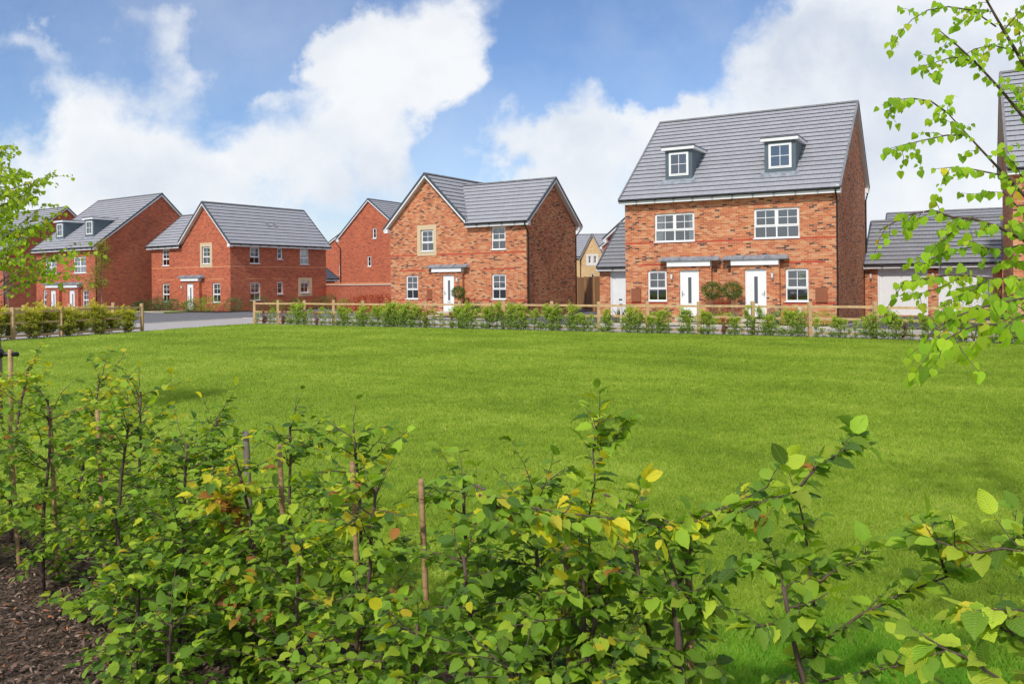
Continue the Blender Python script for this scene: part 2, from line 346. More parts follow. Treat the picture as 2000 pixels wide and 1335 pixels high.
def leaves(name, kind, P, D, Nn, Ln, Wd, C, mat, parent=None, smooth=True):
    V, UV, Fc = TM[kind]; n = len(P); P = np.asarray(P, float)
    D = unit(np.asarray(D, float)); Nn = np.asarray(Nn, float); Nn = Nn - D*np.sum(D*Nn, 1, keepdims=True); Nn = unit(Nn); S = np.cross(D, Nn)
    Ln = np.asarray(Ln)[:, None, None]; Wd = np.asarray(Wd)[:, None, None]
    curl = np.random.default_rng(n).uniform(.2, 2.3, n)[:, None, None] if kind in ('hornbeam', 'heart') else 1.0
    X = P[:, None, :] + V[None, :, 0:1]*Wd*S[:, None, :] + V[None, :, 1:2]*Ln*D[:, None, :] + V[None, :, 2:3]*Ln*curl*Nn[:, None, :]
    k = len(V); verts = X.reshape(-1, 3)
    off = (np.arange(n)*k)
    loops = []; starts = []; tot = []
    per = [len(f) for f in Fc]; flat = np.array([i for f in Fc for i in f])
    li = (flat[None, :] + off[:, None]).reshape(-1)
    sizes = np.tile(np.array(per), n); st = np.concatenate([[0], np.cumsum(sizes)[:-1]])
    me = bpy.data.meshes.new(name); me.vertices.add(len(verts)); me.vertices.foreach_set('co', verts.astype(np.float32).ravel())
    me.loops.add(len(li)); me.loops.foreach_set('vertex_index', li.astype(np.int32))
    me.polygons.add(len(sizes)); me.polygons.foreach_set('loop_start', st.astype(np.int32))
    me.polygons.foreach_set('use_smooth', np.full(len(sizes), smooth, dtype=bool))
    me.update(calc_edges=True)
    uvl = me.uv_layers.new(name='UVMap'); uvs = np.tile(UV, (n, 1))[li]; uvl.data.foreach_set('uv', uvs.astype(np.float32).ravel())
    ca = me.attributes.new('tint', 'FLOAT_COLOR', 'POINT'); cc = np.ones((n, k, 4)); cc[:, :, :3] = np.asarray(C)[:, None, :]; ca.data.foreach_set('color', cc.astype(np.float32).ravel())
    me.materials.append(mat); me.validate()
    o = bpy.data.objects.new(name, me); col.objects.link(o)
    if parent: o.parent = parent
    return o
GREENS = np.array([(.055,.125,.018),(.075,.165,.02),(.10,.20,.022),(.14,.25,.03),(.045,.105,.022)])
def leaf_colours(n, rg, pal, wts, var=.18):
    pal = np.asarray(pal); c = pal[rg.choice(len(pal), n, p=np.array(wts)/sum(wts))]
    return np.clip(c*(1+rg.normal(0, var, (n, 1))), .003, .9)
# ------------------------------------------------------------------ world and sun
SUN_EL, SUN_AZ = math.radians(44), 0     # direction towards the sun in plan: left and behind the camera
SX, SY = -.42, -.88
sd = Vector((SX*math.cos(SUN_EL)/math.hypot(SX,SY), SY*math.cos(SUN_EL)/math.hypot(SX,SY), math.sin(SUN_EL)))
ld = bpy.data.lights.new('sun', 'SUN'); ld.energy = 3.4; ld.angle = math.radians(3); ld.color = (1, .955, .88)
lo = bpy.data.objects.new('sun', ld); col.objects.link(lo); lo.rotation_euler = (-sd).to_track_quat('-Z', 'Y').to_euler()
w = bpy.data.worlds.new('World'); sc.world = w; w.use_nodes = True; nt = w.node_tree; nt.nodes.clear(); L = nt.links
out = N(nt, 'ShaderNodeOutputWorld'); bg = N(nt, 'ShaderNodeBackground'); L.new(bg.outputs[0], out.inputs[0]); bg.inputs[1].default_value = .10
sky = N(nt, 'ShaderNodeTexSky', sky_type='NISHITA', sun_disc=False, sun_elevation=SUN_EL, sun_rotation=math.atan2(sd.x, sd.y), air_density=1.0, dust_density=.6, ozone_density=1.6)
tc = N(nt, 'ShaderNodeTexCoord'); sp = N(nt, 'ShaderNodeSeparateXYZ'); L.new(tc.outputs['Generated'], sp.inputs[0])
ay = math_(nt, 'MAXIMUM', math_(nt, 'ABSOLUTE', sp.outputs[1]), .12)
U = math_(nt, 'DIVIDE', sp.outputs[0], ay); V_ = math_(nt, 'DIVIDE', sp.outputs[2], ay)
cb = N(nt, 'ShaderNodeCombineXYZ'); L.new(U, cb.inputs[0]); L.new(V_, cb.inputs[1])
def fbm(scale, det, rough, off=0, dist=0):
    n = N(nt, 'ShaderNodeTexNoise'); n.inputs['Scale'].default_value = scale; n.inputs['Detail'].default_value = det; n.inputs['Roughness'].default_value = rough; n.inputs['Distortion'].default_value = dist
    v = N(nt, 'ShaderNodeVectorMath', operation='ADD'); v.inputs[1].default_value = (off, off*.7, off*.3); L.new(cb.outputs[0], v.inputs[0]); L.new(v.outputs[0], n.inputs['Vector']); return n
wx = fbm(7, 8, .58, 3.1); wy = fbm(7, 8, .58, 9.7)
Uw = math_(nt, 'ADD', U, math_(nt, 'MULTIPLY', math_(nt, 'SUBTRACT', wx.outputs[0], .5), .22))
Vw = math_(nt, 'ADD', V_, math_(nt, 'MULTIPLY', math_(nt, 'SUBTRACT', wy.outputs[0], .5), .22))
def blob(px, py, rx, ry, a):
    u0, v0 = (px-1000)/F, (548-py)/F
    du = math_(nt, 'MULTIPLY', math_(nt, 'SUBTRACT', Uw, u0), F/rx); dv = math_(nt, 'MULTIPLY', math_(nt, 'SUBTRACT', Vw, v0), F/ry)
    d2 = math_(nt, 'ADD', math_(nt, 'MULTIPLY', du, du), math_(nt, 'MULTIPLY', dv, dv))
    return math_(nt, 'MULTIPLY', math_(nt, 'POWER', 2.718, math_(nt, 'MULTIPLY', d2, -1)), a)
def total(lst):
    t = None
    for q in lst:
        b_ = blob(*q); t = b_ if t is None else math_(nt, 'ADD', t, b_)
    return t
CL = [(190,150,120,70,.62),(330,50,90,60,.6),(385,125,55,50,.45),(150,250,110,75,.85),(300,250,110,70,.6),(430,290,170,80,.6),(70,75,60,25,.4),(185,75,60,30,.35),(150,330,180,80,.7),
      (690,75,75,65,.8),(760,130,110,110,.85),(890,25,90,60,.8),(740,240,110,120,.8),(930,110,55,60,.75),(860,150,70,70,.7),(640,130,60,70,.6),(600,310,120,60,.5),(550,200,50,22,.5),
      (1150,185,80,35,.6),(1060,270,130,50,.8),(1180,250,70,50,.5),(1160,330,120,70,.6),(1330,245,140,40,.8),(1440,250,110,40,.6),
      (1570,85,105,65,.9),(1720,80,220,140,1.1),(1960,150,260,240,1.1),(1680,260,220,110,1.0),(1850,350,260,140,.9),
      (550,60,80,80,-.55),(500,190,60,40,-.35),(1200,80,220,95,-.75),(905,235,38,42,-.6),(30,200,55,60,-.5),(975,320,40,40,-.4),(1240,205,50,30,-.3),(870,300,30,40,-.3)]
field = total(CL)
low = math_(nt, 'MULTIPLY', math_(nt, 'SUBTRACT', .20, V_), 5.0, clamp=True)   # cloud bank low over the horizon
back = math_(nt, 'MULTIPLY', math_(nt, 'LESS_THAN', sp.outputs[1], .3), 0)
far_ = fbm(1.3, 6, .6, 21); farm = math_(nt, 'MULTIPLY', math_(nt, 'SUBTRACT', math_(nt, 'ABSOLUTE', U), .75), 3, clamp=True)
farm2 = math_(nt, 'MAXIMUM', farm, math_(nt, 'MULTIPLY', math_(nt, 'SUBTRACT', V_, .42), 4, clamp=True))
field = math_(nt, 'ADD', field, math_(nt, 'MULTIPLY', farm2, math_(nt, 'MULTIPLY', far_.outputs[0], 1.25)))
field = math_(nt, 'ADD', field, low)
nz = fbm(6.5, 10, .6, 5.3, .3); n5v = fbm(3.2, 6, .6, 61); field = math_(nt, 'ADD', field, math_(nt, 'MULTIPLY', math_(nt, 'SUBTRACT', nz.outputs[0], .5), 2.1))
ms = N(nt, 'ShaderNodeMapRange', interpolation_type='SMOOTHSTEP'); ms.inputs[1].default_value = .08; ms.inputs[2].default_value = 1.02; L.new(field, ms.inputs[0])
veil = math_(nt, 'MULTIPLY', math_(nt, 'SUBTRACT', n5v.outputs[0], .38), .9, clamp=True)
mask = math_(nt, 'MULTIPLY', math_(nt, 'MAXIMUM', ms.outputs[0], veil), .96)
GR = [(1640,95,180,65,.5),(1900,150,180,90,.42),(1540,50,90,50,.4),(250,330,200,60,.25),(820,330,160,60,.25),(560,330,120,60,.2),(1100,330,200,70,.3),(1800,300,200,80,.35),(690,60,60,50,.2),(150,230,70,50,.15)]
gr = total(GR); n5 = fbm(6, 6, .55, 40)
gr = math_(nt, 'ADD', gr, math_(nt, 'MULTIPLY', math_(nt, 'SUBTRACT', n5.outputs[0], .46), 1.7), clamp=True)
ccol = ramp(nt, [(0, (9.5,9.7,9.9)), (.35, (8.2,8.6,9.2)), (.7, (6.7,7.3,8.3)), (1, (5.2,5.8,6.9))]); L.new(gr, ccol.inputs[0])
skyc = mixc(nt, 1, sky.outputs[0], (1.05,1.18,1.42), 'MULTIPLY')
L.new(mixc(nt, mask, skyc, ccol.outputs[0]), bg.inputs[0])
sc.view_settings.view_transform = 'Standard'; sc.view_settings.look = 'None'; sc.view_settings.exposure = 0.0; sc.view_settings.gamma = 1
sc.cycles.max_bounces = 8; sc.cycles.transparent_max_bounces = 12; sc.cycles.sample_clamp_indirect = 6
# ------------------------------------------------------------------ house kit
def wall_poly(mb, O, ex, poly, holes=(), depth=.10, inward=None, mi=0):
    """brick wall face in the vertical plane through O along ex; poly and holes in (s,z)"""
    O = Vector(O); ex = Vector(ex).normalized(); P = lambda s, z: O + ex*s + Vector((0,0,z))
    loops = [[Vector((a, b, 0)) for a, b in poly]] + [[Vector((a, b, 0)) for a, b in ((h[0],h[2]),(h[1],h[2]),(h[1],h[3]),(h[0],h[3]))] for h in holes]
    flat = [p for lp in loops for p in lp]
    for t in tessellate_polygon(loops):
        pts = [flat[i] for i in t]; mb.face([P(p.x, p.y) for p in pts], [(p.x, p.y) for p in pts], mi)
    inw = Vector(inward)*depth
    for s0, s1, z0, z1 in holes:
        for (a, b) in (((s0,z0),(s1,z0)), ((s1,z0),(s1,z1)), ((s1,z1),(s0,z1)), ((s0,z1),(s0,z0))):
            p, q = P(*a), P(*b); l = (q-p).length
            mb.face([p, q, q+inw, p+inw], [(0,0),(l,0),(l,depth),(0,depth)] if a[1] == b[1] else [(0,a[1]),(0,b[1]),(depth,b[1]),(depth,a[1])], mi)
def roof_slope(mb, bl, br, tr, tl, gauge=.36, lip=.066, th=.007):
    bl, br, tr, tl = map(Vector, (bl, br, tr, tl)); n = (br-bl).cross(tl-bl).normalized()
    if n.z < 0: n = -n
    sl = min((tl-bl).length, (tr-br).length); ex = (br-bl).normalized()
    up = (n.cross(ex)); up = up if up.z > 0 else -up
    H = (tl-bl).dot(up); rows = max(1, round(H/gauge)); 
    A = lambda t: bl.lerp(tl, t); B = lambda t: br.lerp(tr, t)
    mb.face([bl, br, tr, tl])
    ub = bl.dot(ex)
    for i in range(rows):
        t0 = i/rows; t1 = (i+1)/rows
        a, b, c, d = A(t0)-up*.03, B(t0)-up*.03, B(t1), A(t1)
        la, lb = a+n*lip, b+n*lip; lc, ld_ = c+n*.02, d+n*.02
        U0, U1, U2, U3 = a.dot(ex)-ub, b.dot(ex)-ub, c.dot(ex)-ub, d.dot(ex)-ub
        V0, V1 = i*.335+.01, (i+1)*.335-.01
        mb.face([la, lb, lc, ld_], [(U0,V0),(U1,V0),(U2,V1),(U3,V1)])
        mb.face([a+n*(lip-th), b+n*(lip-th), lb, la], [(U0,V0),(U1,V0),(U1,V0+.02),(U0,V0+.02)])
        a2, b2 = A(t0)+up*.13, B(t0)+up*.13
        mb.face([b+n*(lip-th), a+n*(lip-th), a2+n*.002, b2+n*.002])
        mb.face([la, ld_, d, a+n*.0]); mb.face([lb, b, c, lc])
def ridge_run(mb, p, q, r=.12, seg=.45, n=7, drop=.05):
    p, q = Vector(p), Vector(q); L_ = (q-p).length; k = max(1, round(L_/seg)); e = (q-p).normalized(); s = e.cross(Vector((0,0,1))).normalized()
    for i in range(k):
        a = p + e*(i*L_/k + .004); b_ = p + e*((i+1)*L_/k - .004); rr = r*(1.0 if i % 2 else 1.015)
        ring = lambda c: [c + s*math.cos(PI*j/(n-1))*rr + Vector((0,0,math.sin(PI*j/(n-1))*rr*.85-drop)) for j in range(n)]
        A, B = ring(a), ring(b_)
        for j in range(n-1): mb.face([A[j], A[j+1], B[j+1], B[j]])
        mb.face(A[::-1]); mb.face(B)
def gutter_run(mb, p, q, out, r=.06):
    p, q, out = Vector(p), Vector(q), Vector(out).normalized(); n = 6
    ring = lambda c: [c + out*(r - math.cos(PI*j/(n-1))*r) + Vector((0,0,-math.sin(PI*j/(n-1))*r*.95)) for j in range(n)]
    A, B = ring(p), ring(q)
    for j in range(n-1): mb.face([A[j], A[j+1], B[j+1], B[j]])
    mb.face(A); mb.face(B[::-1])
    L_ = (q-p).length; e = (q-p)/L_
    k = int(L_/.95)
    for i in range(1, k+1):
        c = p + e*(i*L_/(k+1)); mb.bar(c-e*.03, c+e*.03, out*.13, (0,0,-.085))
def verge(wh, dk, sf, lo_, hi_, out, ov, drop=.19):
    """barge board, dark dry-verge cap and soffit along a roof edge lo_->hi_ standing ov out from the wall"""
    lo_, hi_, out = Vector(lo_), Vector(hi_), Vector(out).normalized()
    d = Vector((0,0,-drop))
    wh.hexa(lo_+d, hi_+d, hi_+Vector((0,0,-.03)), lo_+Vector((0,0,-.03)), out*.025)
    if ov > .03: sf.face([lo_+d*.97, hi_+d*.97, hi_+d*.97-out*ov, lo_+d*.97-out*ov])
    e = (hi_-lo_).normalized(); nrm = e.cross(out).normalized(); nrm = nrm if nrm.z > 0 else -nrm
    dk.bar(lo_-out*.035-nrm*.045+out*.0, hi_-out*.035-nrm*.045, out*.085, nrm*.115)
def window(parent, O, ex, inn, s0, s1, z0, z1, style='six', sill=True, cover=None, setback=.075, label=None):
    """casement window in a wall opening: frame object with panes, sill and cloth as children"""
    O, ex, inn = Vector(O), Vector(ex).normalized(), Vector(inn).normalized()
    def P(s, d, z): return O + ex*s + inn*d + Vector((0,0,z))
    def bx(mb, a0, a1, d0, d1, b0, b1): mb.hexa(P(a0,d0,b0), P(a1,d0,b0), P(a1,d0,b1), P(a0,d0,b1), inn*(d1-d0))
    fr, gl = MB(), MB(); t = .055; d0, d1 = setback, setback+.07
    bx(fr, s0, s0+t, d0, d1, z0, z1); bx(fr, s1-t, s1, d0, d1, z0, z1); bx(fr, s0+t, s1-t, d0, d1, z0, z0+t); bx(fr, s0+t, s1-t, d0, d1, z1-t, z1)
    def light(a0, a1, b0, b1, nc, nr, cas=True):
        c = .048 if cas else .012
        if cas:
            bx(fr, a0, a0+c, d0-.012, d1-.02, b0, b1); bx(fr, a1-c, a1, d0-.012, d1-.02, b0, b1); bx(fr, a0+c, a1-c, d0-.012, d1-.02, b0, b0+c); bx(fr, a0+c, a1-c, d0-.012, d1-.02, b1-c, b1)
        else: c = .01
        for i in range(1, nc):
            x = a0+c+(a1-a0-2*c)*i/nc; bx(fr, x-.013, x+.013, d0+.012, d1-.012, b0+c, b1-c)
        for j in range(1, nr):
            z = b0+c+(b1-b0-2*c)*j/nr; bx(fr, a0+c, a1-c, d0+.014, d1-.014, z-.013, z+.013)
        gl.face([P(a0+c,d0+.03,b0+c), P(a1-c,d0+.03,b0+c), P(a1-c,d0+.03,b1-c), P(a0+c,d0+.03,b1-c)])
    g = t-.004
    if style in ('six', 'twelve'):
        cols = [(s0+g, s1-g)] if style == 'six' else [(s0+g, (s0+s1)/2-.025), ((s0+s1)/2+.025, s1-g)]
        zm = z0 + (z1-z0)*.40
        bx(fr, s0+t, s1-t, d0, d1, zm-.03, zm+.03)
        if style == 'twelve': bx(fr, (s0+s1)/2-.03, (s0+s1)/2+.03, d0+.002, d1-.002, z0+t, z1-t)
        for a0, a1 in cols:
            light(a0, a1, zm+.025, z1-g, 2, 2); light(a0, a1, z0+g, zm-.025, 2, 1, False)
            bx(fr, (a0+a1)/2-.16, (a0+a1)/2+.16, d0-.02, d0-.012, z1-g-.035, z1-g-.015)
    elif style == 'four': light(s0+g, s1-g, z0+g, z1-g, 2, 2)
    elif style == 'two': light(s0+g, s1-g, z0+g, z1-g, 1, 2)
    o = fr.build('window', M['white'], parent)
    if label: o['label'] = label
    gl.build('pane', M['glass'], o)
    if sill:
        sb = MB(); a, b_ = s0-.03, s1+.03
        sb.hexa(P(a,-.05,z0-.035), P(b_,-.05,z0-.035), P(b_,-.05,z0+.006), P(a,-.05,z0+.006), inn*(setback+.045)); sb.build('sill', M['white'], o)
    if cover:
        cm = MB(); yb = d1+.03
        def cloth(a0, a1, b0, b1, tie=False, wav=.035):
            k = max(6, int((a1-a0)/.035)); 
            for i in range(k):
                xa, xb = a0+(a1-a0)*i/k, a0+(a1-a0)*(i+1)/k; ya, yb2 = yb+wav*(i % 2), yb+wav*((i+1) % 2)
                cm.face([P(xa,ya,b0), P(xb,yb2,b0), P(xb,yb2,b1), P(xa,ya,b1)])
        if cover == 'blind': cloth(s0+t, s1-t, z1-(z1-z0)*.42, z1, wav=.006)
        elif cover == 'curtains': cloth(s0-.05, s0+(s1-s0)*.2, z0-.1, z1+.05); cloth(s1-(s1-s0)*.16, s1+.05, z0-.1, z1+.05)
        elif cover == 'net': cloth(s0, s1, z0, z1, wav=.03)
        elif cover == 'rightblind': cloth(s0+(s1-s0)*.55, s1-t, z1-(z1-z0)*.35, z1, wav=.006)
        split_build(cm, 'curtain' if cover in ('curtains', 'net') else 'blind', M['curtain'] if cover in ('curtains', 'net') else M['blind'], o)
    return o
def door(parent, s0, s1, z0, z1, y, handle_left):
    """front door leaf at local plane y (facing -y); x from s0 to s1"""
    d = MB(); d.box(s0, s1, y, y+.06, z0, z1)
    cx = (s0+s1)/2; w_ = .075
    d.box(s0, s0+.05, y-.02, y, z0, z1); d.box(s1-.05, s1, y-.02, y, z0, z1); d.box(s0+.05, s1-.05, y-.02, y, z1-.05, z1)
    for a, b_ in ((cx-w_-.03, cx-w_), (cx+w_, cx+w_+.03)): d.box(a, b_, y-.012, y, z0+.62, z0+1.80)
    d.box(cx-w_, cx+w_, y-.012, y, z0+.60, z0+.63); d.box(cx-w_, cx+w_, y-.012, y, z0+1.78, z0+1.81)
    o = d.build('door', M['door_white'], parent)
    g = MB(); g.box(cx-w_, cx+w_, y-.006, y-.001, z0+.63, z0+1.78); g.build('door_glass', M['obscure'], o)
    h = MB(); hx = s0+.10 if handle_left else s1-.10
    h.box(hx-.018, hx+.018, y-.016, y-.002, z0+.93, z0+1.17); h.tube([(hx, y-.016, z0+1.06), (hx, y-.055, z0+1.06), (hx+(.11 if handle_left else -.11), y-.06, z0+1.06)], .011, 6); h.build('handle', M['chrome'], o)
    l = MB(); l.box(cx-.13, cx+.13, y-.012, y-.001, z0+.50, z0+.545); l.build('letterbox', M['chrome'], o)
    st = MB(); st.box(s0-.1, s1+.1, y-.5, y+.05, z0-.14, z0-.005); st.build('doorstep', M['kerb'], parent)
    return o
m, nt, b, nodes, L = newmat('obscured_glass'); b.inputs['Base Color'].default_value = (.10,.11,.12,1); b.inputs['Roughness'].default_value = .12
n = N(nt, 'ShaderNodeTexVoronoi'); n.inputs['Scale'].default_value = 60; bp = N(nt, 'ShaderNodeBump'); bp.inputs['Strength'].default_value = .3; bp.inputs['Distance'].default_value = .003; L.new(n.outputs[0], bp.inputs['Height']); L.new(bp.outputs[0], b.inputs['Normal'])
M['obscure'] = m
def porch(parent, x0, x1, brick, door_x0, door_x1, ztop=2.26, proj=.22, lamp_x=None, handle_left=True, hub=None):
    """projecting brick surround with a recessed door, white fascia and lead canopy; wall plane is y=0"""
    p = MB(); y = -proj; bz = -.35
    wall_poly(p, (0, y, 0), (1,0,0), [(x0,bz),(x1,bz),(x1,ztop),(x0,ztop)], [(door_x0, door_x1, -.02, 2.1)], .14, (0,1,0))
    p.face([(x1,y,bz),(x1,.0,bz),(x1,.0,ztop),(x1,y,ztop)]); p.face([(x0,0,bz),(x0,y,bz),(x0,y,ztop),(x0,0,ztop)])
    p.face([(x0,y,ztop),(x1,y,ztop),(x1,0,ztop),(x0,0,ztop)])
    o = p.build('porch', brick, parent)
    door(parent, door_x0, door_x1, 0, 2.1, y+.10, handle_left)
    c = MB(); c.box(x0+.02, x1-.02, y-.10, 0, ztop+.003, ztop+.28); c.build('canopy_fascia', M['white'], parent)
    r = MB(); a, b_ = x0-.38, x1+.38; yo = y-.17; zl, zh = ztop+.285, ztop+.44
    r.face([(a,yo,zl),(b_,yo,zl),(b_-.10,0,zh),(a+.10,0,zh)]); r.face([(a,yo,zl-.05),(b_,yo,zl-.05),(b_,yo,zl),(a,yo,zl)]); r.face([(b_,yo,zl-.05),(b_,0,zl-.05),(b_-.10,0,zh),(b_,yo,zl)]); r.face([(a,0,zl-.05),(a,yo,zl-.05),(a,yo,zl),(a+.10,0,zh)])
    r.face([(a,yo,zl-.05),(a,0,zl-.05),(b_,0,zl-.05),(b_,yo,zl-.05)])
    k = 3
    for i in range(1, k):
        x = a+(b_-a)*i/k; r.bar((x-.02, yo, zl), (x-.02, 0, zh), (.04,0,0), (0,-.008,.03))
    r.bar((a,yo-.01,zl-.03), (b_,yo-.01,zl-.03), (0,.03,0), (0,0,.05)); r.build('canopy', M['lead'], parent)
    if lamp_x is not None: lantern(parent, lamp_x, y-.001, 1.8)
def lantern(parent, x, y, z):
    l = MB(); l.box(x-.045, x+.045, y-.02, y, z-.17, z+.1); l.tube([(x, y-.02, z-.12), (x, y-.12, z-.16), (x, y-.13, z-.08)], .012, 6); l.tube([(x, y-.13, z+.13), (x, y-.13, z+.17)], [.07, .02], 8)
    o = l.build('wall_lamp', M['chrome'], parent)
    g = MB(); g.tube([(x, y-.13, z-.08), (x, y-.13, z+.13)], [.045, .06], 8); g.build('lamp_glass', M['lampglass'], o)
def downpipe(mb, top, out, zb, inn, r=.034):
    top = Vector(top); out = Vector(out); 
    mb.tube([top, top+Vector((0,0,-.12)), top-out+Vector((0,0,-.45)), top-out+Vector((0,0,-.6)), Vector((top.x-out.x, top.y-out.y, zb))], r, 8)
def strip(mb, x0, x1, z0, z1, y=-.003): mb.box(x0, x1, y, 0.02, z0, z1)
# ------------------------------------------------------------------ type A: pair of 2.5 storey houses under one roof
def semi(O, th, zb, brick, band, label, name='semi_detached_house', dormers=True, detail=True, group=None, bandpale=False, W=9.25):
    h = empty(name, (O[0], O[1], zb), -th, label, 'house', group)
    D, zf, rv, zr, zback = 9.0, 5.35, 5.4, 9.82, 6.2
    sf_ = (zr-zf)/(rv+.3); sb_ = (zr-zback)/(D+.3-rv)
    win = [(-7.82,-5.97,3.39,4.67,'twelve','curtains'),(-3.37,-1.5,3.39,4.67,'twelve',None),(-8.17,-7.27,.72,2.1,'six',None),(-2.08,-1.16,.72,2.1,'six','rightblind')]
    wl = MB(); bz = -.4
    wall_poly(wl, (0,0,0), (1,0,0), [(-W,bz),(0,bz),(0,zf+.1),(-W,zf+.1)], [w_[:4] for w_ in win] + [(-6.62,-5.70,-.02,2.1),(-3.74,-2.80,-.02,2.1)], .1, (0,1,0))
    side = [(0,bz),(D,bz),(D,zback+.05),(rv,zr-.06),(0,zf+.18)]
    sw = [(6.6,6.95,6.3,7.3)] if not detail else []
    if detail == 'gablewin': sw = [(6.75,7.2,6.35,7.35)]
    wall_poly(wl, (0,0,0), (0,1,0), side, sw, .1, (-1,0,0)); wall_poly(wl, (-W,0,0), (0,1,0), side, [], .1, (1,0,0))
    wall_poly(wl, (0,D,0), (1,0,0), [(-W,bz),(0,bz),(0,zback),(-W,zback)], [], .1, (0,-1,0))
    wall_o = wl.build('wall', brick, h)
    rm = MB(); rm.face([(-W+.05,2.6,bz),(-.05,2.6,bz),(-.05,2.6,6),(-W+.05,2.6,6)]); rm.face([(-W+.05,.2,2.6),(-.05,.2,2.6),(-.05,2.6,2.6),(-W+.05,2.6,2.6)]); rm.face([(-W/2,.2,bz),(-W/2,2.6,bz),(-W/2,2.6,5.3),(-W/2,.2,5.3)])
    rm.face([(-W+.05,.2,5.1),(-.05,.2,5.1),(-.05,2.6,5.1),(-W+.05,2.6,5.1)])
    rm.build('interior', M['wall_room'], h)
    bd = MB(); strip(bd, -W, 0, 3.32, 3.395); strip(bd, -W, -7.25, .60, .68); strip(bd, -8.5, -6.95, 2.32, 2.40); strip(bd, -2.3, -.5, 2.32, 2.40); strip(bd, -5.2, -4.2, .6, .68); strip(bd, -2.2, 0, .60, .68)
    bd.box(-.02, .003, 0, D, 3.32, 3.395) if not detail else None
    split_build(bd, 'string_course', band, wall_o)
    for i, w_ in enumerate(win): window(h, (0,0,0), (1,0,0), (0,1,0), *w_[:4], w_[4], True, w_[5] if detail is True else 'net')
    if detail == 'gablewin': window(h, (0,0,0), (0,1,0), (-1,0,0), 6.75, 7.2, 6.35, 7.35, 'two')
    porch(h, -7.17, -5.17, brick, -6.60, -5.72, lamp_x=-6.93, handle_left=True); porch(h, -4.31, -2.28, brick, -3.72, -2.82, lamp_x=-2.55, handle_left=False)
    for x in (-8.95, -.88):
        mt = MB(); mt.box(x, x+.46, -.06, 0, .68, 1.30); mt.box(x+.02, x+.44, -.068, -.06, .70, 1.28); mt.build('meter_box', M['meter'], h)
    if detail is True:
        for x in (-5.02, -4.42):
            fl = MB(); fl.tube([(x,-.0,2.22),(x,-.16,2.22)], .05, 10); fl.tube([(x,-.16,2.22),(x,-.2,2.22)], .07, 10); fl.build('flue', M['black'], h)
    rf = MB(); e = .15
    roof_slope(rf, (-W-e,-.32,zf-.015), (e,-.32,zf-.015), (e,rv,zr), (-W-e,rv,zr)); roof_slope(rf, (-W-e,D+.3,zback), (e,D+.3,zback), (e,rv,zr), (-W-e,rv,zr))
    ro = rf.build('roof', M['tile'], h); rd = MB(); ridge_run(rd, (-W-e-.03,rv,zr+.05), (e+.03,rv,zr+.05)); rd.build('ridge_tiles', M['ridge'], ro)
    wh, dk, sf = MB(), MB(), MB()
    for x, o_ in ((e, (1,0,0)), (-W-e, (-1,0,0))):
        verge(wh, dk, sf, (x,-.32,zf), (x,rv,zr), o_, e, .17); verge(wh, dk, sf, (x,D+.3,zback), (x,rv,zr), o_, e, .17)
    wh.box(-W-e, e, -.325, -.30, zf-.22, zf-.01); wh.box(-W-e, e, D+.28, D+.305, zback-.22, zback-.02); wh.box(-.0+.003, e, -.30, .02, zf-.24, zf+.1); wh.box(0.003, e, D-.02, D+.28, zback-.26, zback-.02)
    sf.face([(-W-e,-.3,zf-.2),(e,-.3,zf-.2),(e,0,zf-.2),(-W-e,0,zf-.2)])
    wh.build('fascia', M['white'], h); split_build(dk, 'verge_cap', M['ridge'] if detail is True else M['verge'], ro); sf.build('soffit', M['soffit'], h)
    gt = MB(); gutter_run(gt, (-W-e-.02,-.327,zf-.03), (e+.02,-.327,zf-.03), (0,-1,0)); gt.build('gutter', M['black'], h); gt = MB(); gutter_run(gt, (-W-e,D+.307,zback-.03), (e+.02,D+.307,zback-.03), (0,1,0)); gt.build('gutter', M['black'], h)
    dp = MB(); downpipe(dp, (.0-.02,-.38,zf-.05), (0,-.335,0), -.3, None)
    dp.build('downpipe', M['black'], h)
    dp = MB(); dp.tube([(.10,D+.36,zback-.06),(.10,D+.30,zback-.2),(.045,D-.10,zback-.65),(.045,D-.10,-.3)], .036, 8); dp.build('downpipe', M['black'], h)
    if not detail: return h
    dm_list = ((-7.55,-6.28),(-3.07,-1.76))
    for x0, x1 in dm_list:
        v0 = .77; zb0, zt = 6.17, 7.60; yb = (zt-zf)/sf_-.3
        dm = MB(); 
        wall_poly(dm, (0,v0,0), (1,0,0), [(x0,zb0-.1),(x1,zb0-.1),(x1,zt),(x0,zt)], [(x0+.17,x1-.17,6.42,7.50)], .05, (0,1,0))
        for x in (x0, x1): dm.face([(x,v0,zb0-.1),(x,v0,zt),(x,yb+.2,zt),(x,yb+.2,zt-.1)])
        dmo = dm.build('dormer', M['dormer'], h)
        window(dmo, (0,v0,0), (1,0,0), (0,1,0), x0+.175, x1-.175, 6.425, 7.495, 'four', False, None, -.02)
        back = MB(); back.face([(x0+.02,v0+.5,zb0+.2),(x1-.02,v0+.5,zb0+.2),(x1-.02,v0+.5,zt-.02),(x0+.02,v0+.5,zt-.02)])
        fa = MB(); fa.box(x0-.13, x1+.13, v0-.16, v0-.13, zt, zt+.13); fa.box(x0-.13, x0-.105, v0-.13, yb+.3, zt, zt+.13); fa.box(x1+.105, x1+.13, v0-.13, yb+.3, zt, zt+.13); fa.box(x0-.10, x1+.10, v0-.13, yb+.3, zt, zt+.02); fa.build('dormer_fascia', M['white'], dmo)
        tp = MB(); tp.box(x0-.145, x1+.145, v0-.18, yb+.5, zt+.133, zt+.17); tp.build('dormer_roof', M['verge'], dmo)
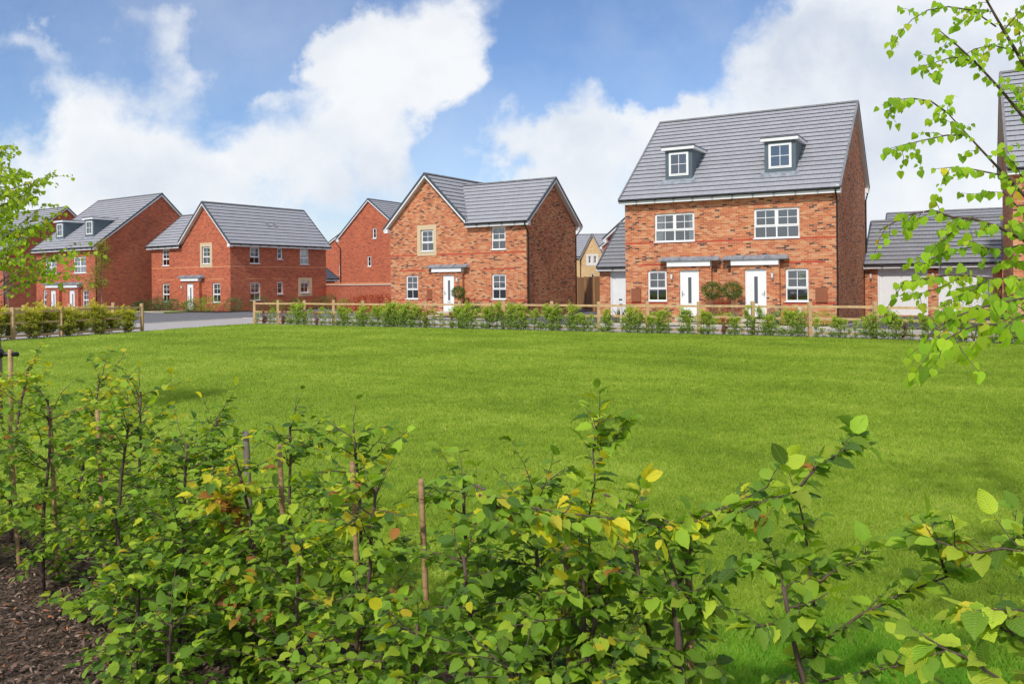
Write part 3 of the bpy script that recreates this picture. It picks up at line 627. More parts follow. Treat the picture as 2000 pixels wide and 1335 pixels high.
        fl = MB(); sx = sf_; fl.hexa((x0-.22,v0-.32,zf+sx*(v0-.32+.32)+.052), (x1+.22,v0-.32,zf+sx*(v0-.32+.32)+.052), (x1+.12,v0+.02,zf+sx*(v0+.02+.32)+.056), (x0-.12,v0+.02,zf+sx*(v0+.02+.32)+.056), (0,-.005,.008)); fl.build('flashing', M['lead'], dmo)
    return h
# ------------------------------------------------------------------ type B: detached house with a cross gable
def detached(O, th, zb, brick, band, label, mirror, sidewin, D1=5.8, D2=9.15):
    h = empty('detached_house', (O[0], O[1], zb), -th, label, 'house')
    W, g, ze, h1, h2 = 9.576, 5.68, 4.95, 8.0, 7.54; e = .26
    X = (lambda u: -(W-u)) if mirror else (lambda u: -u)     # u from the wing end (0) to the gable end (W)
    def H(u0, u1, z0, z1): a, b_ = X(u0), X(u1); return (min(a, b_), max(a, b_), z0, z1)
    s1 = (h1-4.9)/(g/2+.3); s2 = (h2-ze)/(D1/2+.28); ua = W-g/2; uv_ = W-g
    bz = -.45; wl = MB()
    zg = lambda u: h1 - s1*abs(u-ua) - .07
    holes = [H(1.34,2.28,.70,2.10), H(1.34,2.28,3.46,4.72), H(7.5,8.42,.70,2.10), H(6.33,7.26,3.50,4.76), H(4.70,5.56,-.02,2.1)]
    pol = [(0,bz),(W,bz),(W,zg(W)),(ua,zg(ua)),(uv_-.05,zg(uv_-.05)),(uv_-.06,ze+.06),(0,ze+.06)]
    wall_poly(wl, (0,0,0), (1,0,0), [(X(a), b_) for a, b_ in pol], holes, .1, (0,1,0))
    xw, xg = X(0), X(W); inw = -1 if not mirror else 1
    wall_poly(wl, (xw,0,0), (0,1,0), [(0,bz),(D1,bz),(D1,ze+.1),(D1/2,h2-.07),(0,ze+.1)], [], .1, (inw,0,0))
    gh = [(w_[0], w_[1], w_[2], w_[3]) for w_ in sidewin]
    wall_poly(wl, (xg,0,0), (0,1,0), [(0,bz),(D2,bz),(D2,ze+.05),(0,ze+.05)], gh, .1, (-inw,0,0))
    xv = X(uv_)
    wall_poly(wl, (xv,D1,0), (0,1,0), [(0,bz),(D2-D1,bz),(D2-D1,ze),(0,ze)], [], .1, (1,0,0))
    wall_poly(wl, (0,D1,0), (1,0,0), [(X(0),bz),(X(uv_),bz),(X(uv_),ze),(X(0),ze)], [], .1, (0,-1,0))
    wall_poly(wl, (0,D2,0), (1,0,0), [(X(a), b_) for a, b_ in ((uv_,bz),(W,bz),(W,zg(W)),(ua,zg(ua)),(uv_,zg(uv_)))], [], .1, (0,-1,0))
    wo = wl.build('wall', brick, h)
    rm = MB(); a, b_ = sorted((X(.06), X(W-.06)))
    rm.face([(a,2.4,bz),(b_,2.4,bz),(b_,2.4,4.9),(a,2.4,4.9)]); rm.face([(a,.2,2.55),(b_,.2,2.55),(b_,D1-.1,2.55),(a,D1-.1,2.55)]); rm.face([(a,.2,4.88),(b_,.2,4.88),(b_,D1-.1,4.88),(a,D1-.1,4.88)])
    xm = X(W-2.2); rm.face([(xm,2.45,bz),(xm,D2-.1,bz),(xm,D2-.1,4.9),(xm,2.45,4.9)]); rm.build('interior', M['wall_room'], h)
    # stone surround, bands
    st = MB(); a, b_, _, _ = H(6.11,7.52,0,0); ia, ib, _, _ = H(6.33,7.26,0,0)
    st.box(a, ia, -.012, .06, 3.24, 5.04); st.box(ib, b_, -.012, .06, 3.24, 5.04); st.box(ia, ib, -.012, .06, 3.24, 3.50); st.box(ia, ib, -.012, .06, 4.76, 5.04); st.build('window_surround', M['stone'], wo)
    bd = MB()
    for u0, u1, z0, z1 in ((0,6.1,3.24,3.32),(7.53,W,3.24,3.32),(0,1.3,.60,.68),(2.35,4.1,.60,.68),(6.3,7.4,.6,.68),(8.5,W,.6,.68),(.7,2.9,2.34,2.42),(7.0,8.9,2.34,2.42)):
        q = H(u0, u1, z0, z1); strip(bd, *q)
    if sidewin:
        for (y0, y1, z0, z1) in ((0,D2,3.24,3.32),(1.3,3.1,2.34,2.42),(3.8,5.2,2.34,2.42)):
            bd.box(xg-.02, xg+.003, y0, y1, z0, z1) if not mirror is None else 0
    split_build(bd, 'string_course', band, wo)
    cov = {0:'blind' if mirror else None, 1:'blind' if mirror else None, 2:'rightblind' if mirror else None, 3:None}
    for i, q in enumerate(holes[:4]): window(h, (0,0,0), (1,0,0), (0,1,0), *q, 'six', i != 3 or True, cov[i], setback=.075)
    for w_ in sidewin:
        window(h, (xg,0,0), (0,1,0), (-inw,0,0), w_[0], w_[1], w_[2], w_[3], w_[4], True, w_[5])
        if len(w_) > 6:
            s_ = MB()
            for y0, y1, z0, z1 in ((6.25,w_[0],1.0,2.46),(w_[1],7.66,1.0,2.46),(w_[0],w_[1],1.0,w_[2]),(w_[0],w_[1],w_[3],2.46)): s_.box(xg-.05, xg+.012, y0, y1, z0, z1)
            s_.build('window_surround', M['stone'], wo)
    a, b_, _, _ = H(4.13,6.27,0,0); c_, d_, _, _ = H(4.72,5.54,0,0)
    porch(h, a, b_, brick, c_, d_, lamp_x=X(4.42) if not mirror else X(4.30), handle_left=True)
    mt = MB(); q = H(6.36,6.80,.68,1.28); mt.box(q[0], q[1], -.06, 0, .68, 1.28); mt.build('meter_box', M['meter'], h)
    # roofs
    rf = MB()
    wing_f = [(X(-e),-.28,ze), (X(uv_+.0),-.28,ze), (X(uv_+2.75),D1/2,h2), (X(-e),D1/2,h2)]; roof_slope(rf, *wing_f)
    roof_slope(rf, (X(-e),D1+.28,ze), (X(uv_),D1+.28,ze), (X(uv_+2.75),D1/2,h2), (X(-e),D1/2,h2))
    zle = 4.9
    roof_slope(rf, (X(W+.3),-e,zle), (X(W+.3),D2+e,zle), (X(ua),D2+e,h1), (X(ua),-e,h1))
    roof_slope(rf, (X(uv_-.30),-e,zle), (X(uv_-.30),D2+e,zle), (X(ua),D2+e,h1), (X(ua),-e,h1))
    ro = rf.build('roof', M['tile'], h); rd = MB(); ridge_run(rd, (X(ua),-e-.03,h1+.05), (X(ua),D2+e,h1+.05)); rd.build('ridge_tiles', M['ridge'], ro); rd = MB()
    uj = ua - (h1-h2)/s1
    ridge_run(rd, (X(-e-.03),D1/2,h2+.05), (X(uj+.2),D1/2,h2+.05)); rd.build('ridge_tiles', M['ridge'], ro)
    wh, dk, sf = MB(), MB(), MB()
    verge(wh, dk, sf, (X(W+.3),-e,zle), (X(ua),-e,h1), (0,-1,0), e); verge(wh, dk, sf, (X(uv_-.02),-e,zg(uv_)+.07), (X(ua),-e,h1), (0,-1,0), e)
    verge(wh, dk, sf, (X(W+.3),D2+e,zle), (X(ua),D2+e,h1), (0,1,0), e)
    ox = (1,0,0) if not mirror else (-1,0,0)
    for yy in (-.28, D1+.28): verge(wh, dk, sf, (X(-e),yy,ze), (X(-e),D1/2,h2), ox, e)
    a, b_ = sorted((X(-e), X(uv_-.02))); wh.box(a, b_, -.285, -.26, ze-.21, ze-.01); sf.face([(a,-.26,ze-.19),(b_,-.26,ze-.19),(b_,0,ze-.19),(a,0,ze-.19)])
    a, b_ = sorted((X(W), X(W+.29))); wh.box(a, b_, -e+.0, -e+.28, zle-.24, zle-.02); a, b_ = sorted((X(-e+.01), X(-.003))); wh.box(a, b_, -.255, .05, ze-.24, ze-.03); wh.box(a, b_, D1-.02, D1+.25, ze-.24, ze-.03)
    gx = X(W+.3); wh.box(*sorted((gx, gx-(.025 if not mirror else .025)*(-1 if not mirror else 1))), -e, D2+e, zle-.2, zle-.02) if True else None
    sf.face([(X(W),-e,zle-.18),(gx,-e,zle-.18),(gx,D2+e,zle-.18),(X(W),D2+e,zle-.18)])
    wh.build('fascia', M['white'], h); split_build(dk, 'verge_cap', M['verge'], ro); sf.build('soffit', M['soffit'], h)
    gt = MB(); a, b_ = sorted((X(-e-.02), X(uv_-.02))); gutter_run(gt, (a,-.287,ze-.02), (b_,-.287,ze-.02), (0,-1,0)); gt.build('gutter', M['black'], h); gt = MB(); gutter_run(gt, (gx,-e,zle-.02), (gx,D2+e,zle-.02), ((-1,0,0) if not mirror else (1,0,0))); gt.build('gutter', M['black'], h); gt = MB()
    gutter_run(gt, (a,D1+.287,ze-.02), (b_,D1+.287,ze-.02), (0,1,0)); gt.build('gutter', M['black'], h)
    if not mirror:
        dp = MB(); dp.tube([(.10,-.34,ze-.06),(.10,-.34,ze-.2),(.05,.12,ze-.6),(.05,.12,-.3)], .036, 8); dp.build('downpipe', M['black'], h)
        dp = MB(); dp.tube([(.15,D1+.34,ze-.06),(.15,D1+.32,ze-.2),(.05,D1-.1,ze-.6),(.05,D1-.1,-.3)], .036, 8); dp.build('downpipe', M['black'], h)
    return h
A_O, A_T = (13.287, 33.63), .5199
B_O, B_T = (.802, 44.82), .5585
C_O, C_T = (-20.078, 58.887), .5928
D_O, D_T = (-31.634, 62.897), .603
semi(A_O, A_T, .1, M['multi_brick'], M['band_brick'], 'tall multi-coloured brick pair of houses with two roof dormers and two white front doors', detail=True)
detached(B_O, B_T, .106, M['multi_brick'], M['band_brick'], 'multi-coloured brick house with a steep front gable and one white door', False, [])
C = detached(C_O, C_T, -.194, M['red_brick'], M['pale_band'], 'plain red brick corner house with buff window surrounds on its front and its long side', True,
    [(1.71,2.62,3.50,4.70,'six','blind'),(4.23,4.75,3.85,4.72,'two',None),(6.44,7.37,3.50,4.70,'six','blind'),(1.73,2.65,.80,2.12,'six','blind'),(4.2,4.78,1.22,2.16,'two',None),(6.48,7.38,1.27,2.2,'four',None,1)])
vm = MB()
for yy in (4.3, 4.95):      # two roof vents on the long slope
    x = -1.35; z = 8.0-.98*abs(x+2.84)+.02
    vm.hexa((x-.12,yy,z-.02), (x+.16,yy,z-.27), (x+.16,yy+.3,z-.27), (x-.12,yy+.3,z-.02), (.08,0,.10))
vm.build('roof_vent', M['ridge'], C)
semi(D_O, D_T, -.6, M['red_brick'], M['pale_band'], 'red brick pair of houses with two dormers, left of the red corner house', detail='gablewin')
semi((-44.25, 71.995), .603, -.72, M['red_brick'], M['pale_band'], 'red brick house at the far left edge, mostly hidden by the lime tree', detail='gablewin')
# house at the right edge
iO = (17.25+9.25*.876, 28.4-9.25*.482)
semi(iO, .503, .1, M['multi_brick'], M['band_brick'], 'multi-coloured brick house cut off by the right edge, behind the overhanging branches', detail=True)
# ------------------------------------------------------------------ plain background houses
def plain_house(name, O, th, zb, W, D, ze_f, ze_b, zr, rv, brick, label, wins=(), gabwins=(), e=.2, cat='house'):
    """rectangle with ridge along local x; gables at x=0 (right) and x=-W"""
    h = empty(name, (O[0], O[1], zb), -th, label, cat); bz = -.5; wl = MB()
    wall_poly(wl, (0,0,0), (1,0,0), [(-W,bz),(0,bz),(0,ze_f),(-W,ze_f)], [w_[:4] for w_ in wins], .1, (0,1,0))
    sd_ = [(0,bz),(D,bz),(D,ze_b),(rv,zr-.06),(0,ze_f)]
    wall_poly(wl, (0,0,0), (0,1,0), sd_, [w_[:4] for w_ in gabwins if w_[5] == 'R'], .1, (-1,0,0)); wall_poly(wl, (-W,0,0), (0,1,0), sd_, [w_[:4] for w_ in gabwins if w_[5] == 'L'], .1, (1,0,0)); wall_poly(wl, (0,D,0), (1,0,0), [(-W,bz),(0,bz),(0,ze_b),(-W,ze_b)], [], .1, (0,-1,0))
    wl.build('wall', brick, h)
    for w_ in wins: window(h, (0,0,0), (1,0,0), (0,1,0), *w_[:5])
    for w_ in gabwins: window(h, (0 if w_[5] == 'R' else -W,0,0), (0,1,0), (-1 if w_[5] == 'R' else 1,0,0), *w_[:5])
    sf_ = (zr-ze_f)/rv; sb_ = (zr-ze_b)/(D-rv); yf, zf = -.3, ze_f-.3*sf_+.1; yb, zk = D+.3, ze_b-.3*sb_+.1
    rf = MB(); roof_slope(rf, (-W-e,yf,zf), (e,yf,zf), (e,rv,zr), (-W-e,rv,zr)); roof_slope(rf, (-W-e,yb,zk), (e,yb,zk), (e,rv,zr), (-W-e,rv,zr)); ro = rf.build('roof', M['tile_dark' if cat == 'garage' else 'tile'], h)
    rd = MB(); ridge_run(rd, (-W-e,rv,zr+.05), (e,rv,zr+.05)); rd.build('ridge_tiles', M['ridge'], ro)
    wh, dk, sf = MB(), MB(), MB()
    for x, o_ in ((e, (1,0,0)), (-W-e, (-1,0,0))):
        verge(wh, dk, sf, (x,yf,zf), (x,rv,zr), o_, e); verge(wh, dk, sf, (x,yb,zk), (x,rv,zr), o_, e)
    wh.box(-W-e, e, yf, yf+.025, zf-.2, zf-.01); wh.box(-W-e, e, yb-.025, yb, zk-.2, zk-.01)
    for xx0, xx1 in ((.003, e), (-W-e, -W-.003)): wh.box(xx0, xx1, D, yb-.03, zk-.25, zk-.02); wh.box(xx0, xx1, yf+.03, 0, zf-.25, zf-.02)
    wh.build('fascia', M['white'], h); split_build(dk, 'verge_cap', M['verge'], ro); sf.build('soffit', M['soffit'], h)
    gt = MB(); gutter_run(gt, (-W-e,yf-.003,zf-.02), (e,yf-.003,zf-.02), (0,-1,0)); gt.build('gutter', M['black'], h); gt = MB(); gutter_run(gt, (-W-e,yb+.003,zk-.02), (e,yb+.003,zk-.02), (0,1,0)); gt.build('gutter', M['black'], h)
    return h
# house E: gable turned to the camera. ridge runs along v=(sin.482,cos.482) away; use local x = -v so that the near gable is x=0
tE = .482; EO = Vector((-16.784, 80.472)); vE = Vector((math.sin(tE), math.cos(tE))); wE = Vector((math.cos(tE), -math.sin(tE)))
EX = EO            # local +x points towards the camera (-v); local y then is +w when rotated by (-90deg - tE)
def plain_gable(name, corner, th, zb, W, D, ze_f, ze_b, zr, rv, brick, label, gabwins, **kw):
    # near gable at local x=0 facing the viewer; local y runs left->right along the gable
    # local x axis = -v ; local y axis = w ; right handed: x cross y = z -> (-v) x w = -(v x w) = +z
    h = plain_house(name, (corner[0], corner[1]), 0, zb, W, D, ze_f, ze_b, zr, rv, brick, label, (), gabwins, **kw)
    h.rotation_euler = (0, 0, math.atan2(-math.cos(th), -math.sin(th))); return h
hE = plain_gable('gabled_house', EO, tE, .0, 9.25, 9, 6.3, 5.4, 9.82, 3.6, M['red_brick'], 'tall red brick gable house standing right behind the brick garden wall',
    [(4.0,4.45,6.05,7.05,'two','R'),(3.35,3.8,3.4,4.4,'two','R')], e=.15)
dp = MB(); dp.tube([(.1,-.34,5.9),(.1,-.3,5.7),(.05,.15,5.2),(.05,.15,-.3)], .05, 8); dp.build('downpipe', M['black'], hE)
cF = at(651.4, 560, 96); thF = .45
plain_gable('distant_house', (cF.x-2.6, cF.y+1.6), thF, -.1, 9, 8, 5.3, 5.3, 7.75, 4.0, M['red_brick'], 'sliver of a red brick gable farther back, left of the tall red gable house', [(3.6,4.15,2.9,4.1,'two','R')], e=.15)
# small garage between the corner house and the garden wall
cG = at(653.5, 541, 71)
gq = plain_house('small_garage', (cG.x, cG.y), .59-PI/2, 0, 3.0, 5.5, 2.3, 2.3, 4.0, 2.75, M['red_brick'], 'small slate-roofed garage showing above the garden wall beside the corner house', (), (), e=.2, cat='garage')
# yellow house far back
cy = at(1140.4, 560, 102)
yh = plain_house('buff_brick_house', (cy.x+3.9, cy.y+1.0), .12, 0, 8.4, 6.5, 5.1, 5.1, 7.85, 3.25, M['buff_brick'], 'yellow buff brick house with a narrow steep gable far behind the close-boarded fence', [(-8.2,-7.5,3.2,4.4,'six'),(-8.2,-7.5,.6,1.9,'six')], ())
ga = MB(); gl_ = -4.05; gr_ = -1.35; gm = (gl_+gr_)/2
wall_poly(ga, (0,-.6,0), (1,0,0), [(gl_,-.5),(gr_,-.5),(gr_,5.0),(gm,7.6),(gl_,5.0)], [(gm-.52,gm-.14,4.05,4.95),(gm+.14,gm+.52,4.05,4.95),(gm-.2,gm+.22,1.95,2.75)], .1, (0,1,0))
ga.face([(gl_,-.6,-.5),(gl_,0,-.5),(gl_,0,5),(gl_,-.6,5)]); ga.face([(gr_,-.6,-.5),(gr_,0,-.5),(gr_,0,5),(gr_,-.6,5)]); ga.build('gable_wall', M['buff_brick'], yh)
ss = MB()
for q in ((gm-.75,gm+.75,3.75,4.05),(gm-.75,gm+.75,4.95,5.2),(gm-.75,gm-.52,4.05,4.95),(gm+.52,gm+.75,4.05,4.95),(gm-.14,gm+.14,4.05,4.95)): ss.box(q[0],q[1],-.63,-.58,q[2],q[3])
ss.build('window_surround', M['soffit'], yh)
for q in ((gm-.52,gm-.14,4.05,4.95),(gm+.14,gm+.52,4.05,4.95),(gm-.2,gm+.22,1.95,2.75)): window(yh, (0,-.6,0), (1,0,0), (0,1,0), *q, 'two', False)
gr2 = MB(); roof_slope(gr2, (gl_-.25,-.85,4.6), (gl_-.25,3.2,4.6), (gm,3.2,7.72), (gm,-.85,7.72)); roof_slope(gr2, (gr_+.25,-.85,4.6), (gr_+.25,3.2,4.6), (gm,3.2,7.72), (gm,-.85,7.72)); gr2.build('gable_roof', M['tile'], yh)
wh, dk, sf = MB(), MB(), MB(); verge(wh, dk, sf, (gl_-.25,-.85,4.6), (gm,-.85,7.72), (0,-1,0), .25); verge(wh, dk, sf, (gr_+.25,-.85,4.6), (gm,-.85,7.72), (0,-1,0), .25)
wh.build('barge_board', M['white'], yh); split_build(dk, 'verge_cap', M['verge'], yh); sf.build('gable_soffit', M['soffit'], yh)
dp = MB(); dp.tube([(gl_-.12,-.7,4.5),(gl_-.12,-.66,-.3)], .06, 8); dp.build('downpipe', M['black'], yh)
# red houses behind garage
c1 = at(1178, 560, 96); plain_gable('distant_house', (c1.x, c1.y), .75, 0, 10, 8.6, 5.9, 5.9, 8.62, 4.3, M['red_brick'], 'distant red brick gable with a pinkish roof peeping above the slate garage roof', (), e=.2)
c2 = at(1189, 560, 60); plain_gable('gabled_house', (c2.x, c2.y), .75, 0, 9, 9, 4.95, 4.95, 8.2, 4.5, M['red_brick'], 'part of a red brick house with a dark verge right behind the left garage', (), e=.25)
# garages
def garage_block(name, O, th, zb, W, D, ze, zr, doors, label, lamps=()):
    h = plain_house(name, O, th, zb, W, D, ze, ze, zr, D/2, M['multi_brick'], label, (), (), e=.02, cat='garage')
    w0 = [c for c in h.children if c.name.startswith('wall')][0]
    me = w0.data; bpy.data.objects.remove(w0)
    wl = MB(); bz = -.4; wall_poly(wl, (0,0,0), (1,0,0), [(-W,bz),(0,bz),(0,ze),(-W,ze)], [(a, b_, -.05, 2.28) for a, b_ in doors], .14, (0,1,0))
    for x, n_ in ((0,-1),(-W,1)): wall_poly(wl, (x,0,0), (0,1,0), [(0,bz),(D,bz),(D,ze),(D/2,zr-.06),(0,ze)], [], .1, (n_,0,0))
    wl.build('wall', M['multi_brick'], h)
    for a, b_ in doors:
        d = MB(); fr = MB(); fr.box(a, a+.07, .05, .13, -.05, 2.28); fr.box(b_-.07, b_, .05, .13, -.05, 2.28); fr.box(a+.07, b_-.07, .05, .13, 2.2, 2.28)
        k = 26; x0, x1 = a+.07, b_-.07; wd = (x1-x0)/k
        for i in range(k):
            xa = x0+i*wd; d.face([(xa+.012,.10,-.04),(xa+wd-.012,.10,-.04),(xa+wd-.012,.10,2.2),(xa+.012,.10,2.2)]); d.face([(xa+wd-.012,.10,-.04),(xa+wd,.116,-.04),(xa+wd,.116,2.2),(xa+wd-.012,.10,2.2)]); d.face([(xa,.116,-.04),(xa+.012,.10,-.04),(xa+.012,.10,2.2),(xa,.116,2.2)])
        o = d.build('garage_door', M['door_white'], h); fr.build('door_frame', M['white'], o)
        hd = MB(); cx = (a+b_)/2; hd.tube([(cx-.09,.09,.78),(cx+.09,.09,.78)], .03, 8); hd.tube([(cx,.10,.78),(cx,.05,.78)], .02, 6); hd.build('handle', M['black'], o)
    for x in lamps: lantern(h, x, -.002, 1.85)
    return h
gO = at(1957.5, 520, 38); garage_block('double_garage', (gO.x, gO.y), A_T, 0, 5.85, 6, 2.55, 4.72, [(-5.28,-3.07),(-2.62,-.38)], 'low garage block with two white ribbed doors and a slate roof on the right', (-5.58,-2.85))
c3 = at(1726, 470, 56); plain_house('garage_block', (c3.x+9.5*.87, c3.y-9.5*.5), A_T, 0, 9.5, 6, 3.9, 3.9, 6.35, 3, M['multi_brick'], 'slate roof rising behind the garages with two white doors', (), (), e=.1, cat='garage')
# garage between the two multi brick houses (door left of the tall pair)
gL = at(1231, 525, 43.3); garage_block('single_garage', (gL.x, gL.y), A_T, 0, 1.75, 6, 2.62, 5.0, [(-1.15,-.05)], 'slate-roofed single garage joined to the left of the tall house pair')
# garden wall between corner house and the steep gable house
def garden_wall(name, pts, zt, label):
    h = empty(name, (pts[0][0], pts[0][1], 0), 0, label, 'wall'); o = Vector((pts[0][0], pts[0][1], 0)); wl, cp, tl = MB(), MB(), MB()
    for p, q in zip(pts[:-1], pts[1:]):
        a, b_ = Vector((p[0], p[1], 0))-o, Vector((q[0], q[1], 0))-o; ex = (b_-a); l = ex.length; ex.normalize(); nn = Vector((-ex.y, ex.x, 0))
        wall_poly(wl, a, ex, [(0,-.4),(l,-.4),(l,zt),(0,zt)], [], .1, nn); wall_poly(wl, a+nn*.22, ex, [(0,-.4),(l,-.4),(l,zt),(0,zt)], [], .1, nn)
        tl.bar(a-nn*.05-ex*.03+Vector((0,0,zt)), b_-nn*.05+ex*.03+Vector((0,0,zt)), nn*.32, (0,0,.045)); cp.bar(a-nn*.002-ex*.02+Vector((0,0,zt+.045)), b_-nn*.002+ex*.02+Vector((0,0,zt+.045)), nn*.224, (0,0,.12))
    wl.build('wall_face', M['red_brick'], h); tl.build('creasing_tile', M['soffit'], h); cp.build('coping', M['pale_band'], h)
    return h
garden_wall('garden_wall', [(-14.95, 66.45), (-12.24, 60.0), (-7.25, 50.2)], 1.66, 'red brick garden wall with a pale coping line joining the corner house to the steep-gabled house')
# close board fence
def board_fence(p, q, zt, label):
    p, q = Vector(p), Vector(q); h = empty('board_fence', (p.x, p.y, GZ), 0, label, 'fence'); d = q-p; l = d.length; e = d/l; n_ = Vector((e.y, -e.x)); k = int(l/.14); bm = MB()
    for i in range(k):
        a = e*(i*l/k); b_ = e*((i+1)*l/k+.015); j = .006*(i % 2); top = zt+rnd.uniform(-.01,.01)
        bm.hexa((a.x+n_.x*j, a.y+n_.y*j, 0), (b_.x, b_.y, 0), (b_.x, b_.y, top), (a.x+n_.x*j, a.y+n_.y*j, top), (-n_.x*.02, -n_.y*.02, 0))
    bm.build('boards', M['closeboard'], h)
    for t in (0, .36, .72, 1):
        c = e*(l*t)+n_*.03; pm = MB(); pm.box(c.x-.05, c.x+.05, c.y-.05, c.y+.05, 0, zt+.06); pm.build('post', M['closeboard'], h)
board_fence((4.57, 57.5), (5.35, 49.0), 2.17, 'brown close-boarded timber fence closing the gap between the two multi brick houses')
# ------------------------------------------------------------------ ground
def sheet(name, pts, z, mat, kind='structure'):
    mb = MB(); P = [Vector((p[0], p[1], 0)) for p in pts]
    for t in tessellate_polygon([P]): mb.face([(P[i].x, P[i].y, z) for i in t])
    o = mb.build(name, mat); o['kind'] = kind; return o
sheet('ground', [(-700,-60),(700,-60),(700,1500),(-700,1500)], GZ-.03, M['tarmac'])
# line of the rail fence: post feet left to right
FP = [(-12.27,39.28),(-10.9,38.4),(-9.45,37.55),(-7.95,36.7),(-6.48,35.85),(-5.0,35.0),(-3.6,34.2),(-2.15,33.4),(-.35,32.4),(1.5,31.25),(3.17,30.25),(4.8,29.3),(6.42,28.4),(8.0,27.45),(9.55,26.5),(11.13,25.35),(12.68,24.15),(14.05,22.95),(15.5,21.8)]
FV = [Vector(p) for p in FP]
def off_line(pts, d):
    r = []
    for i, p in enumerate(pts):
        a = pts[max(0, i-1)]; b = pts[min(len(pts)-1, i+1)]; t = (b-a).normalized(); n = Vector((-t.y, t.x)); n = n if n.y > 0 else -n; r.append(p+n*d)
    return r
lx = FV[:] + [Vector((24, 15))]
def pave_mb():
    a = off_line([Vector((-21.5,31.5))]+[Vector((-15.6,38.0))]*0+FV, 0)
    return a
# pale shared paving beyond the fence, running on to the left behind the short hedge
near = [Vector((-30,22)), Vector((-17.6,28.0)), Vector((-15.3,33.0)), Vector((-14.2,36.2)), Vector((-12.6,39.2))] + [p+Vector((.25,.38)) for p in FV] + [Vector((26,14))]
farl = [Vector((-40,34)), Vector((-27,38)), Vector((-18.3,40.6)), Vector((-15.2,46.5))] + off_line(FV, 5.2)[1:] + [Vector((30,19))]
sheet('shared_paving', near + farl[::-1], GZ-.012, M['pave'])
kl = MB()
for a, b_ in zip(farl[:-1], farl[1:]):
    d = (b_-a).normalized(); n = Vector((-d.y, d.x)); kl.bar((a.x,a.y,GZ-.02), (b_.x,b_.y,GZ-.02), (n.x*.14,n.y*.14,0), (0,0,.035))
o = kl.build('kerb', M['kerb']); o['kind'] = 'structure'
lawn_e = [(-60,-20),(-60,20),(-30,21.5),(-17.3,28.0),(-14.9,33.0),(-13.8,36.3),(-12.3,39.0)] + [(p.x-.12,p.y-.2) for p in FV] + [(30,10),(30,-20)]
sheet('lawn', lawn_e, GZ, M['turf'])
# soil strips: along the fence and the left hedge
def strip_sheet(name, line, w0, w1, z, mat, ext=()):
    a = off_line(line, w0); b_ = off_line(line, w1); return sheet(name, a+b_[::-1], z, mat)
strip_sheet('hedge_bed', FV, -.45, .22, GZ+.004, M['soil'])
LH = [Vector((-15.05,33.1)), Vector((-15.9,31.4)), Vector((-16.7,29.8)), Vector((-17.6,28.1)), Vector((-18.8,26.0))]
q = [Vector((p.x+.35,p.y-.15)) for p in LH]+[Vector((p.x-.5,p.y+.25)) for p in LH[::-1]]; sheet('side_bed', q, GZ+.004, M['soil'])
# plots round the houses
def local(O, th, x, y): return Vector((O[0]+x*math.cos(th)+y*math.sin(th), O[1]-x*math.sin(th)+y*math.cos(th)))
def lrect(name, O, th, x0, x1, y0, y1, z, mat): return sheet(name, [local(O, th, *p) for p in ((x0,y0),(x1,y0),(x1,y1),(x0,y1))], z, mat)
lrect('front_garden_soil', A_O, A_T, -9.4, .1, -2.6, .2, GZ+.02, M['soil']); lrect('garage_drive', A_O, A_T, .1, 9.6, -2.2, 12, GZ+.022, M['drive']); lrect('side_drive', A_O, A_T, -14.0, -9.4, -3.6, 12, GZ+.026, M['drive'])
lrect('front_path', A_O, A_T, -6.9, -5.5, -3.1, -.2, GZ+.03, M['slab']); lrect('front_path', A_O, A_T, -3.9, -2.6, -3.1, -.2, GZ+.03, M['slab'])
lrect('front_garden_soil', B_O, B_T, -10.2, .6, -4.0, .2, GZ+.018, M['soil']); lrect('front_path', B_O, B_T, -5.9, -4.5, -4.6, -.2, GZ+.03, M['slab'])
lrect('front_garden_soil', C_O, C_T, -11, 1.2, -2.0, .2, GZ+.016, M['soil']); lrect('verge_grass', C_O, C_T, -12.0, -1.8, -4.0, -2.0, GZ+.014, M['turf']); lrect('front_path', C_O, C_T, -5.2, -4.0, -4.2, -.2, GZ+.03, M['slab'])
lrect('side_bed', C_O, C_T, .0, 2.2, .2, 12, GZ+.02, M['soil'])
lrect('front_garden_soil', D_O, D_T, -11, 2.2, -3, .2, GZ+.016, M['soil'])
lrect('drive_edging', A_O, A_T, .1, 9.6, -2.36, -2.2, GZ+.024, M['kerb']); 
for (O, th, x0, x1, y) in ((A_O, A_T, -9.4, .1, -2.7), (B_O, B_T, -10.2, .6, -4.15), (C_O, C_T, -12, -1.8, -4.12)):
    kb = MB(); a = local(O, th, x0, y); b_ = local(O, th, x1, y); d = (b_-a).normalized(); kb.bar((a.x,a.y,GZ), (b_.x,b_.y,GZ), (-d.y*.12,d.x*.12,0), (0,0,.05)); o = kb.build('kerb', M['kerb']); o['kind'] = 'structure'
for (x0, y0_, x1, y1) in ((.15,-2.3,2.2,6.0),):
    kb = MB(); a = local(A_O, A_T, .35, -2.2); b_ = local(A_O, A_T, 1.2, 6.5); d = (b_-a).normalized(); kb.bar((a.x,a.y,GZ+.02), (b_.x,b_.y,GZ+.02), (-d.y*.1,d.x*.1,0), (0,0,.02)); o = kb.build('kerb', M['kerb']); o['kind'] = 'structure'
